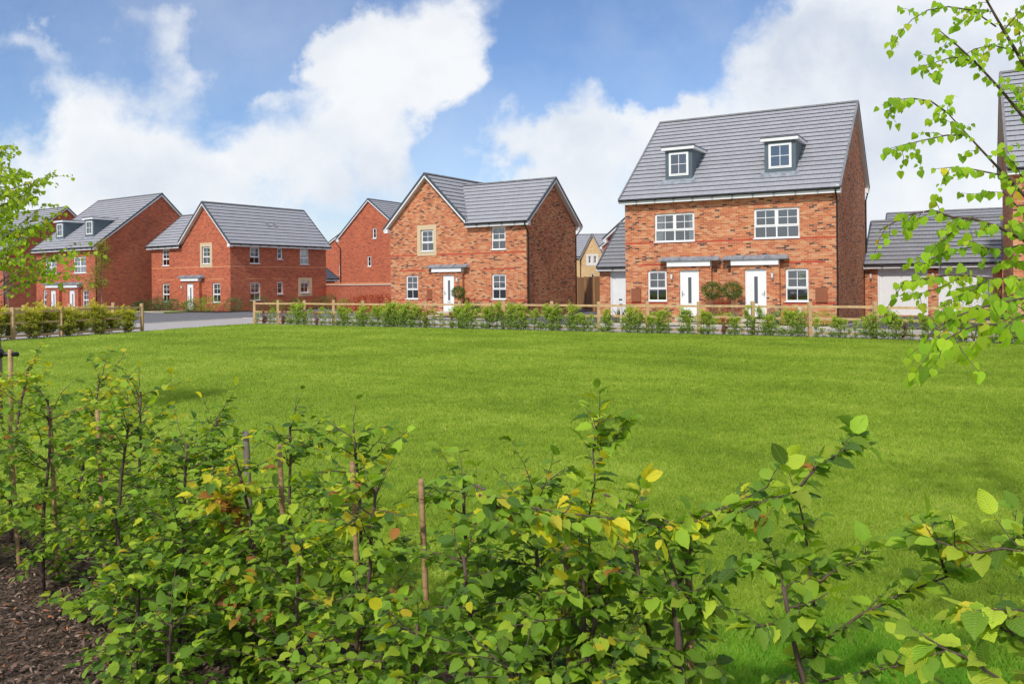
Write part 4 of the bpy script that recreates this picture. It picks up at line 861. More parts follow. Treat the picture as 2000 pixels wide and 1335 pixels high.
# ------------------------------------------------------------------ rail fences
def rail_fence(pts, label, ph=1.12, rails=(.10,.55,.93), rw=.075, name='post_and_rail_fence'):
    o = pts[0]; h = empty(name, (o.x, o.y, GZ), 0, label, 'fence')
    for i, p in enumerate(pts):
        c = p-o; pm = MB(); s = .055; tl = rnd.uniform(-.012,.012); hh = ph+rnd.uniform(-.02,.02)
        pm.hexa((c.x-s,c.y-s,-.05), (c.x+s,c.y-s,-.05), (c.x+s,c.y+s,-.05), (c.x-s,c.y+s,-.05), (tl,tl,hh+.03)); pm.hexa((c.x-s+tl,c.y-s+tl,hh-.02), (c.x+s+tl,c.y-s+tl,hh-.02), (c.x+s+tl,c.y+s+tl,hh-.02), (c.x-s+tl,c.y+s+tl,hh-.02), (0,0,.025)); pm.build('post', M['rail'], h)
    for a, b_ in zip(pts[:-1], pts[1:]):
        a, b_ = a-o, b_-o; d = (b_-a).normalized(); n = Vector((-d.y, d.x)); 
        for z in rails:
            rm = MB(); z0, z1 = z+rnd.uniform(-.01,.01), z+rnd.uniform(-.01,.01); rm.bar((a.x-n.x*.02,a.y-n.y*.02,z0), (b_.x-n.x*.02,b_.y-n.y*.02,z1), (n.x*.04,n.y*.04,0), (0,0,rw)); rm.build('rail', M['rail'], h)
    return h
rail_fence(FV, 'long sawn timber post and rail fence running across the far edge of the lawn')
LF = [Vector((-15.0,33.45)), Vector((-15.75,31.8)), Vector((-16.5,30.2)), Vector((-17.3,28.6)), Vector((-18.1,27.0)), Vector((-18.9,25.4))]
rail_fence(LF, 'short timber rail fence right behind the yellow-green hedge on the left')
LF2 = [Vector((-17.2,35.6)), Vector((-18.6,34.7)), Vector((-20.0,33.8)), Vector((-21.4,32.9)), Vector((-22.8,32.0)), Vector((-24.2,31.1))]
rail_fence(LF2, 'farther timber rail fence behind the left hedge, ending in a knotty post by the road')
# ------------------------------------------------------------------ planting kit
def tube_obj(name, polys, mat, parent=None, n=5):
    mb = MB()
    for pts, r0, r1 in polys:
        k = len(pts); mb.tube(pts, [r0+(r1-r0)*i/max(1, k-1) for i in range(k)], n)
    return mb.build(name, mat, parent, smooth=True)
def rvec(rg, s=1.0): return rg.normal(0, s, 3)
def grow(rg, p, d, L_, k=6, wob=.12, grav=0.0):
    d = np.array(d, float); d /= np.linalg.norm(d); p = np.array(p, float); pts = [p.copy()]
    for i in range(k):
        d = d + rg.normal(0, wob, 3) + np.array([0, 0, grav]); d /= np.linalg.norm(d); p = p + d*L_/k; pts.append(p.copy())
    return pts
def leaf_along(rg, pts, spacing, start=.12, jitter=.5):
    """positions, twig directions and side vectors alternating along a twig"""
    P, D = [], []; seg = [np.linalg.norm(pts[i+1]-pts[i]) for i in range(len(pts)-1)]; tot = sum(seg); s = tot*start; k = rg.integers(0, 2)
    while s < tot*1.001:
        a = s; i = 0
        while i < len(seg)-1 and a > seg[i]: a -= seg[i]; i += 1
        t = (pts[i+1]-pts[i])/max(seg[i], 1e-9); pos = pts[i]+t*a
        side = np.cross(t, [0, 0, 1]); nn = np.linalg.norm(side); side = side/nn if nn > .2 else np.array([math.cos(k*2.4), math.sin(k*2.4), 0])
        if nn <= .5:
            an = k*2.4+rg.uniform(-.5, .5); side = np.array([math.cos(an), math.sin(an), 0]); sg = 1
        else: sg = 1 if k % 2 else -1
        P.append(pos); D.append(t*.55+side*sg*.85+rg.normal(0, .22, 3)+np.array([0, 0, -.12])); k += 1; s += spacing*rg.uniform(1-jitter*.5, 1+jitter*.5)
    P.append(pts[-1]); D.append(pts[-1]-pts[-2]+rg.normal(0, .01, 3)); D[-1] = D[-1]/np.linalg.norm(D[-1]); return P, D
PAL = [(.145,.27,.026),(.21,.37,.032),(.31,.48,.038),(.43,.55,.045),(.085,.18,.03),(.70,.60,.045),(.44,.17,.045)]
def hedge_shrub(name, base, H, label, cat, group, seed, nbr=22, blen=.30, leaf=.075, spacing=.034, wts=(3,4,3,1,2,.1,.05), lean=(0,0), low=.10, extra=(), sub=1.3, top=3, sr=.013, gold=0, mat='leaf', kind='hornbeam', yellow_top=0):
    rg = np.random.default_rng(seed); base = np.array(base, float); h = empty(name, base, 0, label, cat, group)
    d = np.array([lean[0], lean[1], 1.0]); stem = grow(rg, (0,0,-.02), d, H*.93, 8, .05, .03)
    polys = [(stem, sr, sr*.5)]; P, D = [], []
    stem_a = np.array(stem)
    def along(t):
        x = t*(len(stem)-1); i = min(int(x), len(stem)-2); return stem_a[i]*(1-(x-i))+stem_a[i+1]*(x-i)
    tw = []
    for i in range(nbr):
        t = low+(1-low)*(i+rg.uniform(0, 1))/nbr; an = rg.uniform(0, 2*PI); el = rg.uniform(.05, .75)
        l = blen*rg.uniform(.55, 1.2)*(1.0 if t < .8 else .8); b_ = grow(rg, along(t), (math.cos(an)*math.cos(el), math.sin(an)*math.cos(el), math.sin(el)), l, 5, .14, -.02); tw.append((b_, .0035, .0015))
        for _ in range(int(sub+rg.uniform(0, 1))):
            j = rg.integers(1, 4); a2 = an+rg.choice([-1, 1])*rg.uniform(.5, 1.1); b2 = grow(rg, b_[j], (math.cos(a2), math.sin(a2), rg.uniform(-.1, .6)), l*rg.uniform(.35, .65), 4, .14, -.02); tw.append((b2, .002, .001))
    for i in range(top):
        an = rg.uniform(0, 2*PI); tw.append((grow(rg, along(rg.uniform(.85, 1)), (math.cos(an)*.5, math.sin(an)*.5, 1), rg.uniform(.12, .26), 5, .12), .003, .001))
    nex = len(tw)
    for ex in extra:
        e_ = [np.array(q, float)-base for q in ex]; tw.append((e_, .0055, .002))
        for j in range(len(e_)-1):
            for _ in range(2):
                p0 = e_[j]+(e_[j+1]-e_[j])*rg.uniform(0, 1); t_ = e_[j+1]-e_[j]; t_ = t_/np.linalg.norm(t_); tw.append((grow(rg, p0, t_+rg.normal(0, .6, 3)+np.array([0,0,.1]), rg.uniform(.05, .13), 3, .15), .002, .001))
    fl = []
    for bi, (b_, r0, r1) in enumerate(tw):
        polys.append((b_, r0, r1)); p, dd = leaf_along(rg, b_, spacing*(.66 if bi >= nex else .82), .03 if bi >= nex else .12); P += p; D += dd; fl += [bi >= nex and p[0][2] < H*1.12]*len(p)
    fl = np.array(fl)
    P = np.array(P); D = np.array(D); n = len(P); keep = P[:, 2] > .02; P, D, fl = P[keep], D[keep], fl[keep]; n = len(P)
    Nn = np.array([0, 0, 1.0])+rg.normal(0, .38, (n, 3)); D[:, 2] -= rg.uniform(0, .35, n)
    c = leaf_colours(n, rg, PAL, wts, .16)
    if wts[6] > .2:                                  # browned leaves hang together in a few clusters
        for _ in range(3):
            q0 = P[rg.integers(0, n)]; near_ = (np.linalg.norm(P-q0, axis=1) < .07) & (rg.random(n) < .8); c[near_] = leaf_colours(near_.sum(), rg, [(.42,.15,.05),(.28,.10,.045),(.50,.27,.06)], (2,1,1), .2)
    if gold:
        m_ = fl & (rg.random(n) < gold); c[m_] = leaf_colours(m_.sum(), rg, [(.80,.72,.04),(.66,.68,.04),(.80,.60,.04)], (3,2,1), .12)
    if yellow_top:
        m_ = (P[:, 2] > H*.72) & (rg.random(n) < yellow_top); c[m_] = leaf_colours(m_.sum(), rg, [(.66,.60,.03),(.50,.54,.03),(.68,.52,.035)], (2,2,1), .15)
    P = P+unit(D)*.006; s_ = rg.uniform(.5, 1.12, n)*leaf*.74
    # old leaves that browned and curled
    leaves('foliage', kind, P, D, Nn, s_, s_*rg.uniform(.95, 1.1, n), c, M[mat], h)
    tube_obj('stem', polys[:1], M['bark'], h, 6); tube_obj('twigs', polys[1:], M['bark'], h, 4)
    return h
def cane(base, H, label, rad=.011, mat='stake', lean=(0,0), name='bamboo_cane', cat='plant stake'):
    mb = MB(); z = -.05; pts = []; rr = []
    while z < H:
        pts += [(lean[0]*z, lean[1]*z, z), (lean[0]*(z+.012), lean[1]*(z+.012), z+.012)]; rr += [rad*1.12, rad]; z += .17
    pts.append((lean[0]*H, lean[1]*H, H)); rr.append(rad*.95)
    mb.tube(pts, rr, 7); o = mb.build(name, M[mat], None, True, base); return tag(o, label, cat, 'canes tied along the near hedge')
# ------------------------------------------------------------------ near hornbeam hedge: two staggered rows
hedge = []
def HY(X): return 3.15 - .66*(X-.2)
spec = [  # X, row, height, branches, branch length, weights index, seed
 (-4.35,0,1.28,36,.36,'y'),(-4.0,1,1.22,36,.34,'y'),(-3.66,0,1.24,38,.34,'y'),(-3.34,1,1.18,38,.34,'y'),(-3.02,0,1.22,38,.34,'r'),(-2.72,1,1.14,38,.34,'g'),(-2.42,0,1.18,38,.32,'y'),(-2.12,1,1.08,38,.32,'g'),
 (-1.84,0,1.14,38,.28,'d'),(-1.58,1,1.08,50,.27,'d'),(-1.30,0,1.16,40,.32,'g'),(-1.06,1,1.05,42,.28,'r'),(-.80,0,1.20,32,.34,'g'),(-.56,1,1.04,26,.26,'r'),(-.30,0,1.05,20,.28,'g'),(-.10,1,.86,26,.28,'d'),
 (.08,0,1.04,48,.27,'d'),(.30,1,.86,30,.26,'d'),(.50,0,.86,18,.28,'g'),(.70,1,.52,18,.24,'g')]
W_ = {'g': (3,4,3,1.4,2,.03,.02), 'd': (4,4,2,.6,3,.02,.01), 'y': (1.2,2.5,4,3.4,.8,.35,.12), 'r': (2,3,3.5,2,1,.15,.25)}
look = {'g': 'mid green hornbeam whip', 'd': 'dense dark green hornbeam bush', 'y': 'yellow-tinged hornbeam whip', 'r': 'hornbeam whip dotted with orange leaves'}
for i, (X, row, H, nb, bl, wk) in enumerate(spec):
    Y = HY(X) + (.16 if row == 0 else -.16); X2 = X + (.09 if row == 0 else -.09)
    ex = []; H *= 1.10 if X < -2 else 1.03
    hedge_shrub('hornbeam_shrub', (X2, Y, GZ), H, f'{look[wk]} in the near hedge, {ordw(i+1)} from the left end', 'hedge plant', 'young hornbeams planted as the near hedge', 100+i, nb, bl, .078 if X < -1.2 else .094, .032, W_[wk], (rnd.uniform(-.06,.06), rnd.uniform(-.06,.06)), .06, ex, 1.3, 3 if X < .2 else 2, yellow_top=.35 if wk in 'yr' else .08)
    hedge.append((X2, Y))
for i, (X, Y, H, wk, t_) in enumerate([(-2.05,4.35,.74,'g','leftmost of the low front ones'),(-1.72,3.72,.58,'g','small one nearest the bark mulch'),(-1.42,3.38,.55,'d','small dark one at the bottom edge'),(-1.62,3.98,.80,'d','second of the low front ones'),(-1.25,3.66,.78,'g','third of the low front ones'),(-.92,3.38,.80,'r','fourth of the low front ones'),(-.62,3.10,.76,'g','fifth of the low front ones'),(-.33,2.86,.74,'g','sixth of the low front ones'),(-.03,2.66,.68,'d','seventh of the low front ones'),(.24,2.50,.62,'g','last of the low front ones')]):
    hedge_shrub('hornbeam_shrub', (X, Y, GZ), H, f'{look[wk]} in the near hedge, {t_}', 'hedge plant', 'young hornbeams planted as the near hedge', 200+i, 32, .27, .082, .036, W_[wk], (rnd.uniform(-.06,.06), rnd.uniform(-.06,.06)), .05, [], 1.3, 2, yellow_top=.08)
# the plant with the yellow sprig and the long-armed sapling on the right
def P3(px, py, Y): return at(px, py, Y)
hedge_shrub('hornbeam_shrub', (.27, 3.02, GZ), .92, 'hornbeam with bright yellow leaves along its top and a tall yellow sprig', 'hedge plant', 'young hornbeams planted as the near hedge', 300, 16, .24, .098, .032, (2,3,4,3,.8,1.2,.05), (0,0), .5,
    [[(.27,3.02,GZ+.6), P3(1150,1010,3.0), P3(1162,940,3.02), P3(1158,880,3.05), P3(1165,835,3.05), P3(1172,815,3.05)], [P3(1165,905,3.03), P3(1190,870,3.05), P3(1212,845,3.06)], [P3(925,945,2.86), P3(1000,985,2.84), P3(1090,1000,2.84), P3(1180,1010,2.84), P3(1300,1030,2.84)], [P3(935,965,2.82), P3(990,1000,2.8), P3(1060,1010,2.8), P3(1130,1020,2.8)], [P3(1180,965,3.0), P3(1240,990,2.95), P3(1310,1020,2.9), P3(1400,1015,2.85), P3(1470,975,2.85)]], 1.0, 2, gold=.6)
hedge_shrub('hornbeam_shrub', (.985, 2.74, GZ), .93, 'bare-stemmed hornbeam sapling holding long arms out over the lawn at the right', 'hedge plant', 'young hornbeams planted as the near hedge', 301, 7, .22, .100, .034, (2,4,4,2,2,.15,.1), (-.03,0), .42,
    [[(.985,2.74,GZ+.5), P3(1590,1180,2.74), P3(1580,1100,2.74), P3(1570,1020,2.74), P3(1555,960,2.72), P3(1500,975,2.70), P3(1440,1000,2.66)], [P3(1555,960,2.72), P3(1590,915,2.75), P3(1640,885,2.78), P3(1680,855,2.8)], [P3(1583,1290,2.73), P3(1610,1250,2.70), P3(1680,1200,2.66), P3(1760,1160,2.64), P3(1850,1125,2.6), P3(1950,1075,2.6), P3(2020,1050,2.6)], [P3(1590,1240,2.72), P3(1520,1215,2.6), P3(1465,1225,2.5)], [P3(1850,1125,2.6), P3(1830,1070,2.62), P3(1790,1050,2.62)],
     [P3(1600,1330,2.6), P3(1700,1310,2.5), P3(1800,1290,2.4)], [P3(1583,1150,2.74), P3(1620,1120,2.74), P3(1660,1100,2.75), P3(1700,1090,2.78)]], .6, 1)
hedge_shrub('hornbeam_shrub', (1.42, 2.22, GZ), .72, 'low hornbeam with large yellow-green leaves in the bottom right corner', 'hedge plant', 'young hornbeams planted as the near hedge', 302, 12, .24, .105, .040, (1,2,3,3,.6,.7,.05), (0,0), .5,
    [[(1.42,2.22,GZ+.6), P3(2040,1200,2.0), P3(1990,1190,2.0), P3(1930,1200,2.0)], [(1.42,2.22,GZ+.5), P3(2040,1290,2.0), P3(1970,1230,2.0), P3(1900,1215,2.0)], [(1.42,2.22,GZ+.66), P3(2030,1085,2.4), P3(1960,1070,2.4), P3(1900,1080,2.42), P3(1840,1060,2.45), P3(1790,1040,2.5)], [(1.42,2.22,GZ+.4), P3(1960,1330,1.9), P3(1880,1280,1.9), P3(1830,1260,1.92)]], 1.0, 1)
hedge_shrub('hornbeam_shrub', (.52, 2.62, GZ), .40, 'low leafy hornbeam filling the bottom edge left of the bare-stemmed sapling', 'hedge plant', 'young hornbeams planted as the near hedge', 303, 14, .26, .095, .036, (3,4,3,1,2,.1,.05), (0,0), .1, [], 1.2, 2)
hedge_shrub('hornbeam_shrub', (.575, 2.87, GZ), .86, 'thick dark-stemmed hornbeam with bare trunk and a flat leafy top', 'hedge plant', 'young hornbeams planted as the near hedge', 304, 12, .26, .100, .034, (2,4,3,2,2,.1,.02), (0,0), .82,
    [[(.575,2.87,GZ+.78), P3(1370,1010,2.85), P3(1430,985,2.8), P3(1500,950,2.78)], [(.575,2.87,GZ+.76), P3(1290,1030,2.85), P3(1240,1010,2.85)], [(.575,2.87,GZ+.52), P3(1400,1130,2.8), P3(1450,1100,2.76), P3(1490,1110,2.74)]], 1.0, 1, sr=.022)
# canes and stakes, each beside a stem
cn = [(97,795,5.05,'stake'),(190,800,4.85,'stake'),(20,830,5.4,'stake'),(480,842,4.28,'greystake'),(546,868,4.0,'stake'),(688,900,3.75,'stake'),(822,935,3.48,'stake'),(1106,1045,3.05,'stake'),(1343,1040,2.92,'stake')]
for i, (px, py, Y, mt) in enumerate(cn):
    b_ = at(px+ (18 if i < 7 else 8), 1200, Y); t = at(px, py, Y); H = t.z-GZ
    cane((b_.x, Y, GZ), H, f'thin {"weathered grey" if mt == "greystake" else "pale bamboo"} cane standing in the near hedge, {ordw(i+1)} from the left' if i != 2 else 'thin pale bamboo cane in the near hedge, closest to the left edge', .012 if mt == 'stake' else .017, mt, ((t.x-b_.x)/H, 0))
# ------------------------------------------------------------------ bark mulch under the hedge
cl = [Vector((X, HY(X))) for X in np.linspace(-7.5, 2.6, 24)]
a = [Vector((p.x-.30+.06*math.sin(i*2.3), p.y-2.2)) for i, p in enumerate(cl)]; b_ = [Vector((p.x+.15, p.y+.42+.05*math.sin(i*1.9))) for i, p in enumerate(cl)]
sheet('mulch_bed', a+b_[::-1], GZ+.006, M['soil'])
rg = np.random.default_rng(5); n = 42000; X = rg.uniform(-6.5, 2.2, n); dy = rg.uniform(-1.9, .42, n); Y = 3.15-.66*(X-.2)+dy; ok = (Y > .6); X, Y = X[ok], Y[ok]; n = len(X)
an = rg.uniform(0, 2*PI, n); D = np.stack([np.cos(an), np.sin(an), rg.normal(0, .28, n)], 1); Nn = np.array([0,0,1.0])+rg.normal(0, .35, (n, 3))
o = leaves('bark_chips', 'spike', np.stack([X, Y, GZ+.01+np.abs(rg.normal(0, .014, n))], 1), D, Nn, rg.uniform(.018, .065, n), rg.uniform(.006, .017, n), leaf_colours(n, rg, [(.045,.026,.02),(.10,.058,.040),(.18,.11,.078),(.36,.25,.19),(.33,.12,.045)], (4,4,3,.7,.4), .25), M['chips'] if 'chips' in M else M['farleaf'], None, False)
tag(o, None, None, None, 'stuff')
# ------------------------------------------------------------------ grass blades
rg = np.random.default_rng(11)
def poly_in(X, Y, poly):
    ins = np.zeros(len(X), bool); j = len(poly)-1
    for i in range(len(poly)):
        xi, yi = poly[i]; xj, yj = poly[j]; cnd = ((yi > Y) != (yj > Y)) & (X < (xj-xi)*(Y-yi)/(yj-yi+1e-12)+xi); ins ^= cnd; j = i
    return ins
N0 = 620000; t = rg.random(N0); Y = (math.sqrt(2.3)+t*(math.sqrt(40)-math.sqrt(2.3)))**2; X = rg.uniform(-.67, .67, N0)*Y
ok = poly_in(X, Y, lawn_e) & (Y > 3.15-.66*(X-.2)+.36) ; X, Y = X[ok], Y[ok]; n = len(X)
an = rg.uniform(0, 2*PI, n); tilt = rg.uniform(.25, 1.0, n); D = np.stack([np.cos(an)*tilt, np.sin(an)*tilt, np.ones(n)], 1)
V = np.array([(-.5,0,0),(.5,0,0),(0,1,0)]); TM['blade'] = (V, np.array([(0,0),(1,0),(.5,1)]), [(0,1,2)])
# longer, fresher grass towards the hedge at the right
fresh = np.clip(1-((X-1.6)**2/1.6+(Y-3.6)**2/1.2), 0, 1); L_ = (.026+.0009*Y)*rg.uniform(.6, 1.35, n)*(1+.9*fresh); Wd = (.0026+.00115*Y)*rg.uniform(.7, 1.3, n)
c = np.ones((n, 3))*rg.uniform(.84, 1.2, (n, 1)); dry = rg.random(n) < .06; c[dry] *= np.array([1.5, 1.15, 2.2]); c = c*(1-fresh[:, None]*np.array([.45, .02, .3]))
o = leaves('grass_blades', 'blade', np.stack([X, Y, np.full(n, GZ)], 1), D, np.stack([np.sin(an), -np.cos(an), np.zeros(n)], 1)*.3+np.array([0,-1,.5]), L_, Wd, c, M['blade'], None, False)
tag(o, None, None, None, 'stuff')
# ------------------------------------------------------------------ hedge plants along the far rail fence
def far_plant_mesh(seed, H, R, n, pal, wts, stems=3, leaf=.068, taper=.4, low=.05):
    n = int(n*1.9)
    rg = np.random.default_rng(seed); polys = []; P = []; 
    for i in range(stems):
        an = rg.uniform(0, 2*PI); st = grow(rg, (rg.normal(0, .10 if stems > 3 else .05), rg.normal(0, .05), 0), (math.cos(an)*.12, math.sin(an)*.12, 1), H*rg.uniform(.75, 1), 6, .08); polys.append((st, .008, .003)); st = np.array(st)
        for k in range(9):
            t = rg.uniform(low, 1)*(len(st)-1); a = int(min(t, len(st)-2)); b0 = st[a]+(st[a+1]-st[a])*(t-a); a2 = rg.uniform(0, 2*PI); tt = t/(len(st)-1)
            rr = R*.72*(1-taper*abs(tt-.45)/.55)*rg.uniform(.5, 1.15); tw = grow(rg, b0, (math.cos(a2), math.sin(a2), .7), rr, 3, .2); polys.append((tw, .003, .0015))
            m_ = max(3, n//(stems*9)); q = rg.uniform(.1, 1.1, m_)[:, None]; e_ = np.array(tw); P.append(e_[0]+(e_[-1]-e_[0])*q+rg.normal(0, .035, (m_, 3)))
    P = np.concatenate(P); P = P[P[:, 2] > .03]; n = len(P); D = rg.normal(0, 1, (n, 3)); D[:, 2] = np.abs(D[:, 2])*.6; Nn = rg.normal(0, .5, (n, 3))+np.array([-.2,-.9,.9])
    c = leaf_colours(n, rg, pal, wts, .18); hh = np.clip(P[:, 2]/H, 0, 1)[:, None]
    top_tint = np.array([1.25, 1.12, .6]); low_tint = np.array([.66, .68, 1.4]); c = c*(low_tint*(1-hh)+top_tint*hh)       # leaf colour lighter and yellower towards the top, darker and bluer below
    return P, D, Nn, rg.uniform(.6, 1.1, n)*leaf, c, polys
G1 = [(.23,.36,.05),(.30,.44,.06),(.40,.52,.07),(.16,.27,.05)]
kinds = {}
def proto(key, *a, **k): kinds[key] = (a, k)
proto('bushy', 21, .98, .30, 900, G1, (2,3,2,1), stems=5); proto('bushy2', 22, .92, .26, 800, G1, (2,3,2,1), stems=4); proto('column', 23, 1.12, .17, 700, G1, (2,3,2,2), stems=4)
proto('slim', 24, .92, .15, 330, G1, (2,3,2,1), stems=2); proto('thin', 25, .86, .20, 170, G1, (2,3,1,1), stems=3); proto('thin2', 26, .95, .18, 200, G1, (2,3,1,1), stems=2)
proto('wine', 27, .78, .10, 160, [(.12,.02,.02),(.2,.035,.03)], (1,1), stems=2); proto('rusty', 28, .90, .18, 330, [(.30,.10,.04),(.22,.12,.05),(.17,.2,.05),(.35,.07,.03)], (2,2,1,1), stems=3)
proto('big', 29, 1.05, .40, 1500, G1, (2,3,2,1), stems=8)
desc = {'bushy': 'bushy light green hedge plant', 'bushy2': 'rounded green hedge plant', 'column': 'tall narrow green hedge plant', 'slim': 'slim green hedge plant', 'thin': 'thin see-through hedge plant', 'thin2': 'straggly sparse hedge plant', 'wine': 'wine-red leaved hedge plant', 'rusty': 'rusty brown leaved hedge plant', 'big': 'wide dense green hedge plant'}
built = {}
def copy_tree(o, parent=None):
    c = o.copy(); col.objects.link(c)
    if parent: c.parent = parent
    for ch in [x for x in o.children]:
        copy_tree(ch, c)
    return c
def far_plant(key, loc, sc_, rz, label, group):
    if key not in built:
        a, k = kinds[key]; P, D, Nn, Ls, c, polys = far_plant_mesh(*a, **k); h = empty('hedge_plant', loc, rz, label, 'hedge plant', group)
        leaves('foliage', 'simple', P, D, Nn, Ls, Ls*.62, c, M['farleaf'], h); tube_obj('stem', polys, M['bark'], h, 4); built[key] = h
    else:
        h = copy_tree(built[key]); h.location = loc; h.rotation_euler = (0, 0, rz); h['label'] = label; h['group'] = group
    h.scale = sc_; return h
row = [(508,'thin'),(519,'rusty'),(532,'thin'),(545,'thin2'),(556,'rusty'),(568,'thin'),(580,'bushy2'),(592,'bushy'),(604,'thin'),(616,'thin2'),(628,'rusty'),(640,'slim'),(655,'thin2'),(668,'bushy2'),(680,'bushy'),(692,'slim'),(704,'bushy2'),(716,'bushy'),(728,'thin'),(740,'bushy2'),(752,'slim'),(765,'bushy'),(778,'big'),(792,'bushy'),(806,'big'),(820,'bushy2'),(832,'rusty'),(845,'slim'),(858,'thin2'),(872,'slim'),(884,'wine'),(896,'bushy2'),(908,'bushy'),(922,'bushy'),(935,'slim'),(948,'bushy2'),(962,'slim'),(974,'column'),(988,'thin'),(1002,'bushy'),(1016,'bushy2'),(1034,'slim'),(1050,'column'),(1066,'bushy2'),(1085,'bushy2'),(1102,'thin2'),(1118,'bushy'),(1134,'bushy2'),(1152,'slim'),(1168,'slim'),(1185,'bushy2'),(1200,'slim'),(1218,'thin'),(1236,'bushy'),(1252,'column'),(1272,'bushy2'),(1288,'bushy'),(1304,'slim'),(1318,'thin2'),(1340,'bushy2'),(1352,'slim'),(1376,'bushy2'),(1394,'thin'),(1412,'rusty'),(1430,'bushy2'),(1450,'slim'),(1470,'column'),(1498,'bushy'),(1518,'slim'),(1538,'bushy2'),(1562,'bushy'),(1605,'slim'),(1628,'bushy2'),(1657,'slim'),(1680,'slim'),(1697,'big'),(1716,'thin2'),(1733,'bushy2'),(1760,'wine'),(1772,'slim'),(1785,'thin2'),(1803,'bushy2'),(1822,'thin'),(1840,'slim'),(1856,'thin2'),(1876,'bushy2'),(1900,'thin'),(1920,'slim'),(1938,'bushy2'),(1955,'thin2'),(1970,'bushy')]
def fence_pt(px, off):
    u = (px-1000)/F
    for a, b_ in zip(FV[:-1], FV[1:]):
        # intersection of x = u*y with the segment
        den = (b_.x-a.x)-u*(b_.y-a.y); t = (u*a.y-a.x)/den if abs(den) > 1e-9 else -1
        if -.05 <= t <= 1.05: q = a.lerp(b_, t); return Vector((q.x-off*.5, q.y-off))
    return None
cnt = 0
for i, (px, key) in enumerate(row):
    q = fence_pt(px+rnd.uniform(-3, 3), rnd.uniform(.16, .30))
    if q is None: continue
    cnt += 1; s_ = rnd.uniform(.74, 1.14)*(1.03 if px < 1150 else .93); w_ = rnd.uniform(.9, 1.15)
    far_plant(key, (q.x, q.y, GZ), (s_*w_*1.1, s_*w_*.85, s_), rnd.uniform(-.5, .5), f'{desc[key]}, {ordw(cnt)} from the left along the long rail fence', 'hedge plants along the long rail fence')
# yellow-green hedge at the left
G2 = [(.42,.48,.05),(.27,.38,.05),(.52,.48,.06),(.17,.25,.05),(.50,.33,.06)]
proto('left1', 31, 1.15, .48, 2600, G2, (3,2,2,1.2,.6), stems=7, leaf=.07, taper=.15, low=.04); proto('left2', 32, 1.02, .46, 2400, G2, (2,3,1,2,.8), stems=6, leaf=.07, taper=.15, low=.04)
for i in range(18):
    t = i/17*(len(LH)-1); a = int(min(t, len(LH)-2)); p = LH[a].lerp(LH[a+1], t-a); key = 'left1' if i % 3 else 'left2'
    s_ = rnd.uniform(.78, 1.06)*(1.08 if 8 < i < 13 else 1)
    far_plant(key, (p.x-.1+(.12 if i % 3 == 1 else -.34), p.y+(0 if i % 3 == 1 else .2), GZ), (s_*rnd.uniform(.95,1.15), s_*.85, s_), rnd.uniform(-.5, .5), f'yellow-green hornbeam in the short left hedge, {ordw(i+1)} from its open right end', 'hornbeams of the short left hedge')
for i in range(8):
    p = LF2[0].lerp(LF2[-1], i/7); s_ = rnd.uniform(.85, 1.0)
    far_plant('left2', (p.x+.3, p.y-.3, GZ), (s_, s_, s_*.95), rnd.uniform(0, 6.28), f'hornbeam beside the farther left rail fence, {ordw(i+1)} from its road end', 'hornbeams along the farther left fence')
# ------------------------------------------------------------------ garden shrubs
def shrub(name, base, R, H, n, pal, label, cat='shrub', leaf=.07, kind='simple', seed=1, group=None, shape='dome', spiky=False, wts=None):
    rg = np.random.default_rng(seed); h = empty(name, base, 0, label, cat, group)
    if kind == 'spike':
        an = rg.uniform(0, 2*PI, n); tl = rg.uniform(.1, .75, n); D = np.stack([np.cos(an)*tl, np.sin(an)*tl, np.ones(n)], 1); P = rg.normal(0, R*.25, (n, 3)); P[:, 2] = 0
        c = leaf_colours(n, rg, pal, wts or [1]*len(pal)); leaves('foliage', 'spike', P, D, np.stack([-np.cos(an), -np.sin(an), np.full(n, .5)], 1), rg.uniform(.6, 1, n)*H, np.full(n, leaf), c, M['farleaf'], h); return h
    d = unit(rg.normal(0, 1, (n, 3))); r = rg.uniform(.55, 1.0, n)**.5; lump = 1+.22*np.sin(d[:, 0]*5+seed)*np.cos(d[:, 1]*6+seed*2)+.1*rg.normal(0, 1, n)
    P = d*r[:, None]*lump[:, None]*np.array([R, R, H*.5])+np.array([0, 0, H*.5]); P[:, 2] = np.maximum(P[:, 2], .02)
    D = d+rg.normal(0, .6, (n, 3))+np.array([0, 0, .5]); c = leaf_colours(n, rg, pal, wts or [1]*len(pal), .22)
    leaves('foliage', kind, P, D, d*.6+rg.normal(0, .5, (n, 3))+np.array([0,0,.6]), rg.uniform(.6, 1.1, n)*leaf, rg.uniform(.6, 1.1, n)*leaf*.6, c, M['farleaf'], h)
    polys = [(grow(rg, (0,0,-.05), (rg.normal(0,.5), rg.normal(0,.5), 1), H*.75, 4, .1), .012, .004) for _ in range(4)]; tube_obj('stem', polys, M['bark'], h, 4)
    return h
DG = [(.07,.13,.06),(.11,.19,.07),(.15,.24,.07)]; MG = [(.17,.27,.04),(.23,.35,.05),(.30,.43,.06)]; BG = [(.34,.50,.03),(.44,.58,.04),(.26,.42,.04)]; RD = [(.40,.07,.03),(.30,.05,.025),(.48,.14,.05)]
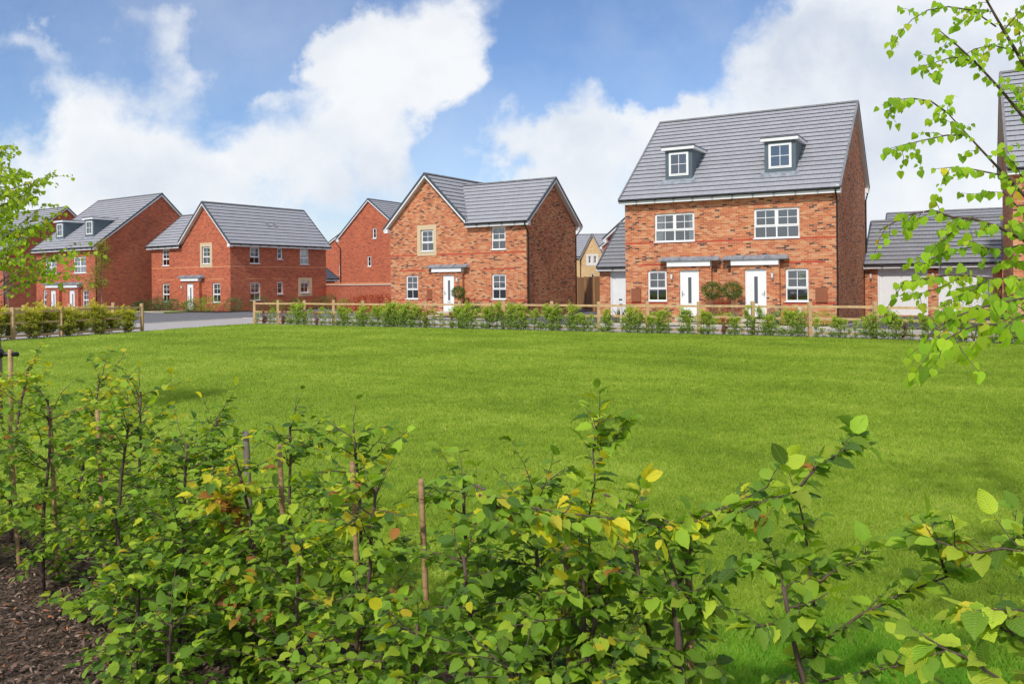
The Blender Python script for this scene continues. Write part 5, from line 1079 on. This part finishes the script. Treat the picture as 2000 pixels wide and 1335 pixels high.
def topiary(O, th, x, y, label, zc, r, pot=True, seed=1):
    p = local(O, th, x, y); h = empty('standard_bay_tree', (p.x, p.y, GZ), 0, label, 'clipped tree', 'clipped bay trees'); rg = np.random.default_rng(seed); n = 1500; d = unit(rg.normal(0, 1, (n, 3))); rr = rg.uniform(.6, 1.08, n)
    P = d*rr[:, None]*np.array([r, r, r*.85])+np.array([0, 0, zc]); leaves('foliage', 'simple', P, d+rg.normal(0, .5, (n, 3)), d+rg.normal(0, .4, (n, 3)), rg.uniform(.05, .09, n), rg.uniform(.03, .05, n), leaf_colours(n, rg, [(.06,.12,.025),(.10,.18,.03),(.15,.24,.035)], (2,2,1.2), .25), M['farleaf'], h)
    tube_obj('trunk', [(grow(rg, (0,0,.35), (0,0,1), zc-.35, 4, .03), .022, .018)], M['greybark'], h, 6)
    pm = MB(); pm.tube([(0,0,0),(0,0,.36),(0,0,.40)], [.15,.20,.21], 14); pm.build('pot', M['pot'], h)
    return h
topiary(A_O, A_T, -4.98, -.75, 'round clipped bay tree between the two white doors, left one of the pair', 1.42, .42, seed=3); topiary(A_O, A_T, -4.12, -.75, 'round clipped bay tree between the two white doors, right one of the pair', 1.42, .42, seed=4)
topiary(B_O, B_T, -4.0, -.8, 'round clipped bay tree beside the white door of the steep-gabled house', 1.32, .37, seed=5)
def gshrub(O, th, x, y, *a, **k):
    p = local(O, th, x, y); return shrub('garden_shrub', (p.x, p.y, GZ), *a, **k)
k = 0
for x, y, R, H, pal, txt in [(-9.9,-.9,.55,.62,DG,'dark green shrub at the left end of the bed before the red corner house'),(-8.7,-1.2,.6,.75,DG,'dense dark shrub under the left window of the red corner house'),(-7.3,-.9,.65,1.05,DG,'tall dark shrub below the gap between left window and door of the corner house'),(-6.2,-1.1,.6,.8,DG,'dark spreading shrub left of the corner house door'),(-4.9,-1.3,.5,.9,DG,'dark feathery shrub just in front of the corner house door'),(-3.6,-.9,.55,.7,DG,'low dark shrub under the meter box of the corner house'),(-2.5,-1.1,.8,1.0,MG,'light green rounded shrub left of the corner house right-hand window'),(-1.0,-1.1,.75,1.05,MG,'loose green shrub under the right-hand window of the corner house'),(.7,-.3,.7,.95,DG,'airy shrub at the corner of the red corner house')]:
    k += 1; gshrub(C_O, C_T, x, y, R, H, 900, pal, txt, leaf=.10, seed=40+k, group='shrubs before the corner house')
for x, y, R, H, pal, txt in [(1.1,1.6,.7,1.1,DG,'first bluish shrub along the long side wall of the corner house'),(1.0,3.4,.6,.7,MG,'second shrub along the long side wall of the corner house'),(1.1,5.2,.7,.85,DG,'third shrub along the long side wall of the corner house'),(1.2,7.4,.7,.9,DG,'fourth shrub along the long side wall, under the buff window surround')]:
    k += 1; gshrub(C_O, C_T, x, y, R, H, 700, pal, txt, leaf=.10, seed=40+k, group='shrubs beside the corner house')
for i, (px, Y, pal, t_, H) in enumerate([(702,58,RD,'red-leaved shrub at the left of the row before the garden wall',1.0),(716,56.5,RD,'second red-leaved shrub before the garden wall',1.1),(730,55,RD,'third red-leaved shrub before the garden wall',1.15),(744,53.5,RD,'fourth red-leaved shrub before the garden wall',1.15),(757,52,RD,'red-leaved shrub nearest the steep-gabled house before the garden wall',1.2),(682,60,MG,'green shrub left of the red-leaved ones before the garden wall',.8),(652,64,DG,'dark shrub in the corner where the garden wall meets the corner house',1.1)]):
    p = at(px, 590, Y); shrub('garden_shrub', (p.x, p.y-1.4, GZ), .55, H, 700, pal, t_, leaf=.10, seed=70+i, group='shrubs before the garden wall')
for x, y, R, H, pal, txt in [(-9.2,-1.4,.5,.55,BG,'bright green low shrub at the left corner of the steep-gabled house'),(-7.0,-2.0,.55,.5,RD,'low red shrub before the meter box of the steep-gabled house'),(-3.0,-2.2,.55,.6,BG,'yellow-green low shrub right of the bay tree'),(-1.8,-1.8,.5,.5,BG,'bright green low mound under the right window of the steep-gabled house'),(-.6,-2.0,.5,.55,MG,'green low shrub at the right corner of the steep-gabled house')]:
    k += 1; gshrub(B_O, B_T, x, y, R, H, 600, pal, txt, leaf=.08, seed=40+k, group='low shrubs before the steep-gabled house')
for x, txt in ((-2.75,'spiky flax plant between the door and right window of the steep-gabled house'),(-.45,'spiky flax plant at the right corner of the steep-gabled house')):
    k += 1; gshrub(B_O, B_T, x, -.9, .4, 1.15, 90, [(.16,.20,.12),(.22,.24,.14)], txt, leaf=.055, kind='spike', seed=40+k, group='flax plants')
for x, txt in ((-9.15,'spiky flax plant at the left corner of the tall house pair'),(-7.6,'spiky flax plant under the left ground-floor window of the tall pair')):
    k += 1; gshrub(A_O, A_T, x, -.9, .35, .85, 70, [(.22,.26,.12),(.34,.32,.16)], txt, leaf=.045, kind='spike', seed=40+k, group='flax plants')
for x, y, R, H, pal, txt in [(-8.3,-1.5,.5,.45,MG,'low green shrub below the left window of the tall house pair'),(-7.2,-1.8,.45,.5,BG,'low bright shrub left of the left path of the tall pair'),(-5.1,-1.4,.5,.48,BG,'bright lime-green mound left between the two paths'),(-4.3,-1.5,.55,.50,BG,'bright lime-green mound right between the two paths'),(-1.9,-1.7,.6,.6,BG,'bright green shrub below the right ground-floor window'),(-1.1,-1.6,.55,.62,MG,'green shrub left of the right-hand meter box'),(-.3,-1.6,.5,.6,BG,'bright green shrub at the right corner of the tall pair')]:
    k += 1; gshrub(A_O, A_T, x, y, R, H, 700, pal, txt, leaf=.065, seed=40+k, group='low shrubs before the tall house pair')
p = local(A_O, A_T, -2.3, -1.0); hb = shrub('blue_pot_plant', (p.x, p.y, GZ+.42), .28, .34, 400, [(.12,.22,.24),(.18,.30,.30)], 'blue-green plant in a dark pot just right of the right-hand door', leaf=.06, seed=90)
pm = MB(); pm.tube([(0,0,-.42),(0,0,-.05),(0,0,.04)], [.14,.2,.22], 12); pm.build('pot', M['pot'], hb)
p = local(iO, .503, -10.2, 2.0); shrub('garden_shrub', (p.x, p.y, GZ), .8, 1.7, 900, MG, 'tall loose green shrub by the wall at the right edge', leaf=.08, seed=95)
# garden lights
for O, th, x, y, t_ in ((A_O, A_T, -9.0, -1.2, 'small bollard light at the left corner of the tall house pair'), (A_O, A_T, -1.15, -1.9, 'small bollard light before the right ground-floor window of the tall pair'), (B_O, B_T, -8.6, -.9, 'small bollard light by the left window of the steep-gabled house')):
    p = local(O, th, x, y); mb = MB(); mb.tube([(0,0,0),(0,0,.66)], .035, 8); h = empty('bollard_light', (p.x, p.y, GZ), 0, t_, 'garden light', 'bollard lights'); mb.build('post', M['white'], h)
    mb = MB(); mb.tube([(0,0,.661),(0,0,.78)], .07, 10); mb.build('lens', M['lampglass'], h); mb = MB(); mb.tube([(0,0,.781),(0,0,.82),(0,0,.84)], [.1,.09,.03], 10); mb.build('cap', M['black'], h)
# ------------------------------------------------------------------ trees
def tree_obj(name, base, label, cat='tree'): return empty(name, base, 0, label, cat)
# lime tree at the left: trunk, limbs, twigs and heart-shaped leaves
def lime_left():
    rg = np.random.default_rng(77); base = np.array([-6.86, 11.0, GZ]); h = tree_obj('lime_tree', base, 'young lime tree with bright green leaves tied to a stake at the left edge')
    trunk = [np.array(q, float) for q in ((0,0,-.05),(.01,0,.6),(0,0,1.05),(-.05,0,1.4),(-.10,0,1.8),(-.13,0,2.2),(-.12,.02,2.7),(-.1,.02,3.1),(-.12,.02,3.5))]
    trunk_polys = [(trunk, .055, .012)]; polys = []; tw = []; ta = np.array(trunk)
    for i in range(46):
        z = 1.62+(1.75)*(i/45)**.95+rg.uniform(-.05, .05); j = np.searchsorted(ta[:, 2], z); j = min(max(j, 1), len(ta)-1); f = (z-ta[j-1, 2])/(ta[j, 2]-ta[j-1, 2]); p0 = ta[j-1]+(ta[j]-ta[j-1])*f
        an = rg.uniform(0, 2*PI) if i % 3 else rg.uniform(-.7, .7); l = (1.02*(1-(z-1.2)/3.6)**.7+.12)*rg.uniform(.75, 1.1); up = .9 if z > 1.8 else .75
        b_ = grow(rg, p0, (math.cos(an), math.sin(an), up), l, 8, .09, -.055); polys.append((b_, .012, .003)); tw.append(b_)
        for k in range(2, 9):
            for _ in range(2):
                a2 = an+rg.choice([-1, 1])*rg.uniform(.4, 1.3); t2 = grow(rg, b_[k], (math.cos(a2), math.sin(a2), rg.uniform(-.2, .7)), l*rg.uniform(.16, .38), 4, .16, -.08); polys.append((t2, .0035, .0012)); tw.append(t2)
    P, D = [], []
    for b_ in tw: p, d = leaf_along(rg, b_, .066, .3); P += p; D += d
    P = np.array(P); n = len(P); D = np.array(D)*.6+np.array([0,0,-.55])+rg.normal(0, .25, (n, 3)); Nn = rg.normal(0, .5, (n, 3))+np.array([0,-.6,.8]); s_ = rg.uniform(.5, 1.1, n)*.060
    leaves('crown', 'heart', P+rg.normal(0, .012, (n, 3)), D, Nn, s_, s_, leaf_colours(n, rg, [(.37,.52,.03),(.48,.62,.04),(.26,.42,.03),(.58,.52,.05)], (3,3,2,.35), .15), M['limeleaf'], h)
    tube_obj('trunk', trunk_polys, M['greybark'], h, 9); tube_obj('branches', polys, M['greybark'], h, 5); return h
lime_left()
sk = MB(); sk.tube([(0,0,-.05),(0,0,.98),(0,0,1.0)], [.032,.032,.027], 9); o = sk.build('tree_stake', M['rail'], None, True, (-6.66, 10.95, GZ)); tag(o, 'round wooden stake standing right of the young lime trunk at the left edge', 'stake')
ti = MB(); ti.tube([(-.02,0,.93),(.12,-.02,.94),(.30,-.03,.94)], .03, 8); ti.tube([(-.07,-.02,.95),(.075,-.02,.95)], .062, 10); o = ti.build('tree_tie', M['black'], None, True, (-6.86, 10.98, GZ)); tag(o, 'black rubber tie strapping the lime trunk to its wooden stake', 'tree tie')
# overhanging lime tree at the right; trunk stands just outside the picture
def lime_right():
    rg = np.random.default_rng(78); bx_ = at(2210, 900, 4.0); base = np.array([bx_.x, 4.0, GZ]); h = tree_obj('lime_tree', base, 'lime tree at the right edge whose bright green branches hang into the picture')
    tp = [np.array(q, float) for q in ((0,0,-.05),(-.02,0,.8),(-.05,0,1.5),(-.08,.02,2.2),(-.16,.05,3.0),(-.2,.1,3.8),(-.22,.1,4.8))]
    limbs = [  # pixel x, y, depth along each limb, written from the trunk outwards
      ([(2150,520,3.05),(2060,230,2.95),(2000,125,2.9),(1960,60,2.88),(1925,0,2.85),(1900,-60,2.85)], .013),
      ([(2150,620,3.05),(2060,300,2.9),(2000,232,2.85),(1960,180,2.82),(1905,120,2.8),(1860,80,2.8),(1835,60,2.8)], .010),
      ([(2150,680,3.0),(2060,440,2.85),(2000,382,2.8),(1965,344,2.75),(1927,304,2.72),(1890,264,2.7),(1850,220,2.7)], .010),
      ([(1965,344,2.75),(1900,330,2.7),(1860,325,2.68),(1825,330,2.66)], .004),
      ([(1890,264,2.7),(1850,262,2.66),(1800,275,2.62),(1755,285,2.6),(1738,290,2.6)], .004),
      ([(1850,220,2.7),(1820,195,2.66),(1780,190,2.62),(1740,196,2.6),(1722,206,2.6)], .004),
      ([(1905,120,2.8),(1860,108,2.76),(1828,120,2.74),(1810,135,2.74)], .004),
      ([(1945,52,2.88),(1900,15,2.82),(1850,12,2.8),(1810,18,2.78),(1780,38,2.78),(1760,60,2.76),(1748,80,2.76)], .004),
      ([(1985,100,2.9),(1940,85,2.85),(1900,95,2.82),(1880,110,2.8)], .004),
      ([(1960,60,2.88),(1985,30,2.9),(2010,0,2.92)], .004), ([(2000,125,2.9),(1990,60,2.9),(1985,20,2.95)], .004),
      ([(2150,700,3.0),(2050,500,2.6),(2000,468,2.5),(1950,442,2.45),(1900,424,2.42),(1860,428,2.4),(1820,405,2.4),(1775,418,2.38),(1735,440,2.38),(1718,450,2.38)], .008),
      ([(1900,424,2.42),(1870,440,2.4),(1845,470,2.4),(1830,478,2.4)], .0035),
      ([(2150,720,3.0),(2060,480,2.6),(2000,474,2.55),(1950,492,2.5),(1900,478,2.48),(1860,490,2.46),(1825,500,2.44),(1795,520,2.42)], .006),
      ([(2150,760,3.0),(2080,560,2.8),(2000,545,2.7),(1930,544,2.65),(1880,536,2.62),(1840,536,2.6),(1790,548,2.58),(1762,552,2.56)], .006),
      ([(1930,544,2.65),(1905,565,2.62),(1870,578,2.6),(1850,588,2.6)], .003), ([(1880,540,2.62),(1850,556,2.6),(1810,572,2.58),(1780,575,2.58)], .003),
      ([(2150,800,3.0),(2060,590,2.5),(2000,578,2.45),(1950,592,2.4),(1900,604,2.38),(1860,620,2.36),(1830,640,2.34),(1812,655,2.34)], .006),
      ([(2120,820,2.8),(2060,640,2.1),(2000,632,2.05),(1950,635,2.02),(1910,630,2.0),(1880,645,2.0),(1850,660,1.98),(1838,668,1.98)], .005),
      ([(2120,820,2.8),(2070,620,2.1),(2020,600,1.95),(1985,620,1.9),(1960,640,1.88)], .004), ([(2050,500,2.6),(1990,400,2.55),(1960,370,2.5),(1930,375,2.5)], .004),
      ([(2060,440,2.85),(1990,340,2.8),(1965,290,2.8)], .004), ([(2060,300,2.9),(2010,180,2.85),(1985,170,2.8)], .004), ([(2060,480,2.6),(2010,440,2.55),(1985,430,2.5)], .004), ([(2080,560,2.8),(2020,500,2.7),(1975,510,2.6)], .004), ([(2060,590,2.5),(2010,540,2.4),(1980,540,2.35)], .004)]
    polys = []; P, D = [], []
    for pts, r in limbs:
        ym = sum(q[1] for q in pts)/len(pts); sc_ = 1.75 if ym < 400 else (1.55 if ym < 566 else 1.3)
        b_ = [np.array(at(q[0], q[1], q[2]*sc_))-base for q in pts]; r = r*(sc_**.5)
        if pts[0][0] > 2100: b_[0] = tp[2]+np.array([0,0,(500-pts[0][1])/500])
        # soften corners
        c = [b_[0]]
        for i in range(1, len(b_)-1): c += [b_[i-1]*.15+b_[i]*.7+b_[i+1]*.15]
        c.append(b_[-1]); polys.append((c, r, max(.0012, r*.22)))
        inn = [q for q, pp in zip(c, pts) if pp[0] < 2100]
        if len(inn) > 1:
            p, d = leaf_along(rg, inn, .036 if r < .009 else .07, .02); P += p; D += d
            for i in range(1, len(inn)):
                for _ in range(2):
                    if rg.random() < (.75 if ym < 560 else .45):
                        t = inn[i]-inn[i-1]; t = t/np.linalg.norm(t); tt = grow(rg, inn[i-1]+(inn[i]-inn[i-1])*rg.uniform(0, 1), t*.8+rg.normal(0, .6, 3)*np.array([1,.8,1])+np.array([0,0,-.15]), rg.uniform(.06, .16), 4, .15, -.05); polys.append((tt, .0018, .0008)); p, d = leaf_along(rg, tt, .028, .2); P += p; D += d
    P = np.array(P); n = len(P); D = np.array(D); P = P+unit(D)*rg.uniform(.005, .025, n)[:, None]; D = D*.45+np.array([0,0,-.75])+rg.normal(0, .22, (n, 3)); Nn = rg.normal(0, .42, (n, 3))+np.array([-.15,-.9,.45]); s_ = rg.uniform(.5, 1.12, n)*.041
    leaves('crown', 'heart', P, D, Nn, s_*1.05, s_, leaf_colours(n, rg, [(.34,.56,.03),(.44,.64,.035),(.25,.46,.03),(.52,.60,.05),(.85,.58,.03)], (3,3,2,.5,.07), .13), M['limeleaf'], h)
    tube_obj('trunk', [(tp, .06, .03)], M['greybark'], h, 10); tube_obj('branches', polys, M['bark'], h, 6); return h
lime_right()
# thin young trees in front of the far left houses
def slim_tree(base, H, R, n, pal, wts, label, seed, bare=False):
    rg = np.random.default_rng(seed); h = tree_obj('young_birch', base, label); tr = grow(rg, (0,0,-.05), (0,0,1), H, 8, .02); polys = []; P = []
    for i in range(34):
        t = rg.uniform(.25, .97); p0 = np.array(tr[int(t*8)])*(1-(t*8-int(t*8)))+np.array(tr[min(8, int(t*8)+1)])*(t*8-int(t*8)); an = rg.uniform(0, 2*PI); b_ = grow(rg, p0, (math.cos(an)*.8, math.sin(an)*.8, .5 if not bare else 1.2), R*(1.15-t)*rg.uniform(.7, 1.3)+.15, 6, .12, -.12 if not bare else .02); polys.append((b_, .012, .004))
        for q in b_[1:]: P.append(q+rg.normal(0, .13, (max(1, n//75), 3)))
    tube_obj('trunk', [(tr, .05, .012)], M['greybark'], h, 7); tube_obj('branches', polys, M['greybark'], h, 4)
    if not bare:
        P = np.concatenate(P); m_ = len(P); leaves('crown', 'simple', P, rg.normal(0, 1, (m_, 3))+np.array([0,0,-.6]), rg.normal(0, 1, (m_, 3)), rg.uniform(.08, .13, m_), rg.uniform(.05, .08, m_), leaf_colours(m_, rg, pal, wts), M['farleaf'], h)
    return h
p = at(200, 600, 60); slim_tree((p.x, p.y, GZ), 5.3, 1.0, 1500, [(.38,.26,.06),(.30,.30,.06),(.20,.26,.06)], (2,2,1), 'thin young birch with brownish yellow leaves before the dark gable', 61)
p = at(18, 600, 55); slim_tree((p.x, p.y, GZ), 3.2, 1.1, 0, [(.1,.1,.1)], (1,), 'leafless young tree behind the left hedge at the far left', 62, True)
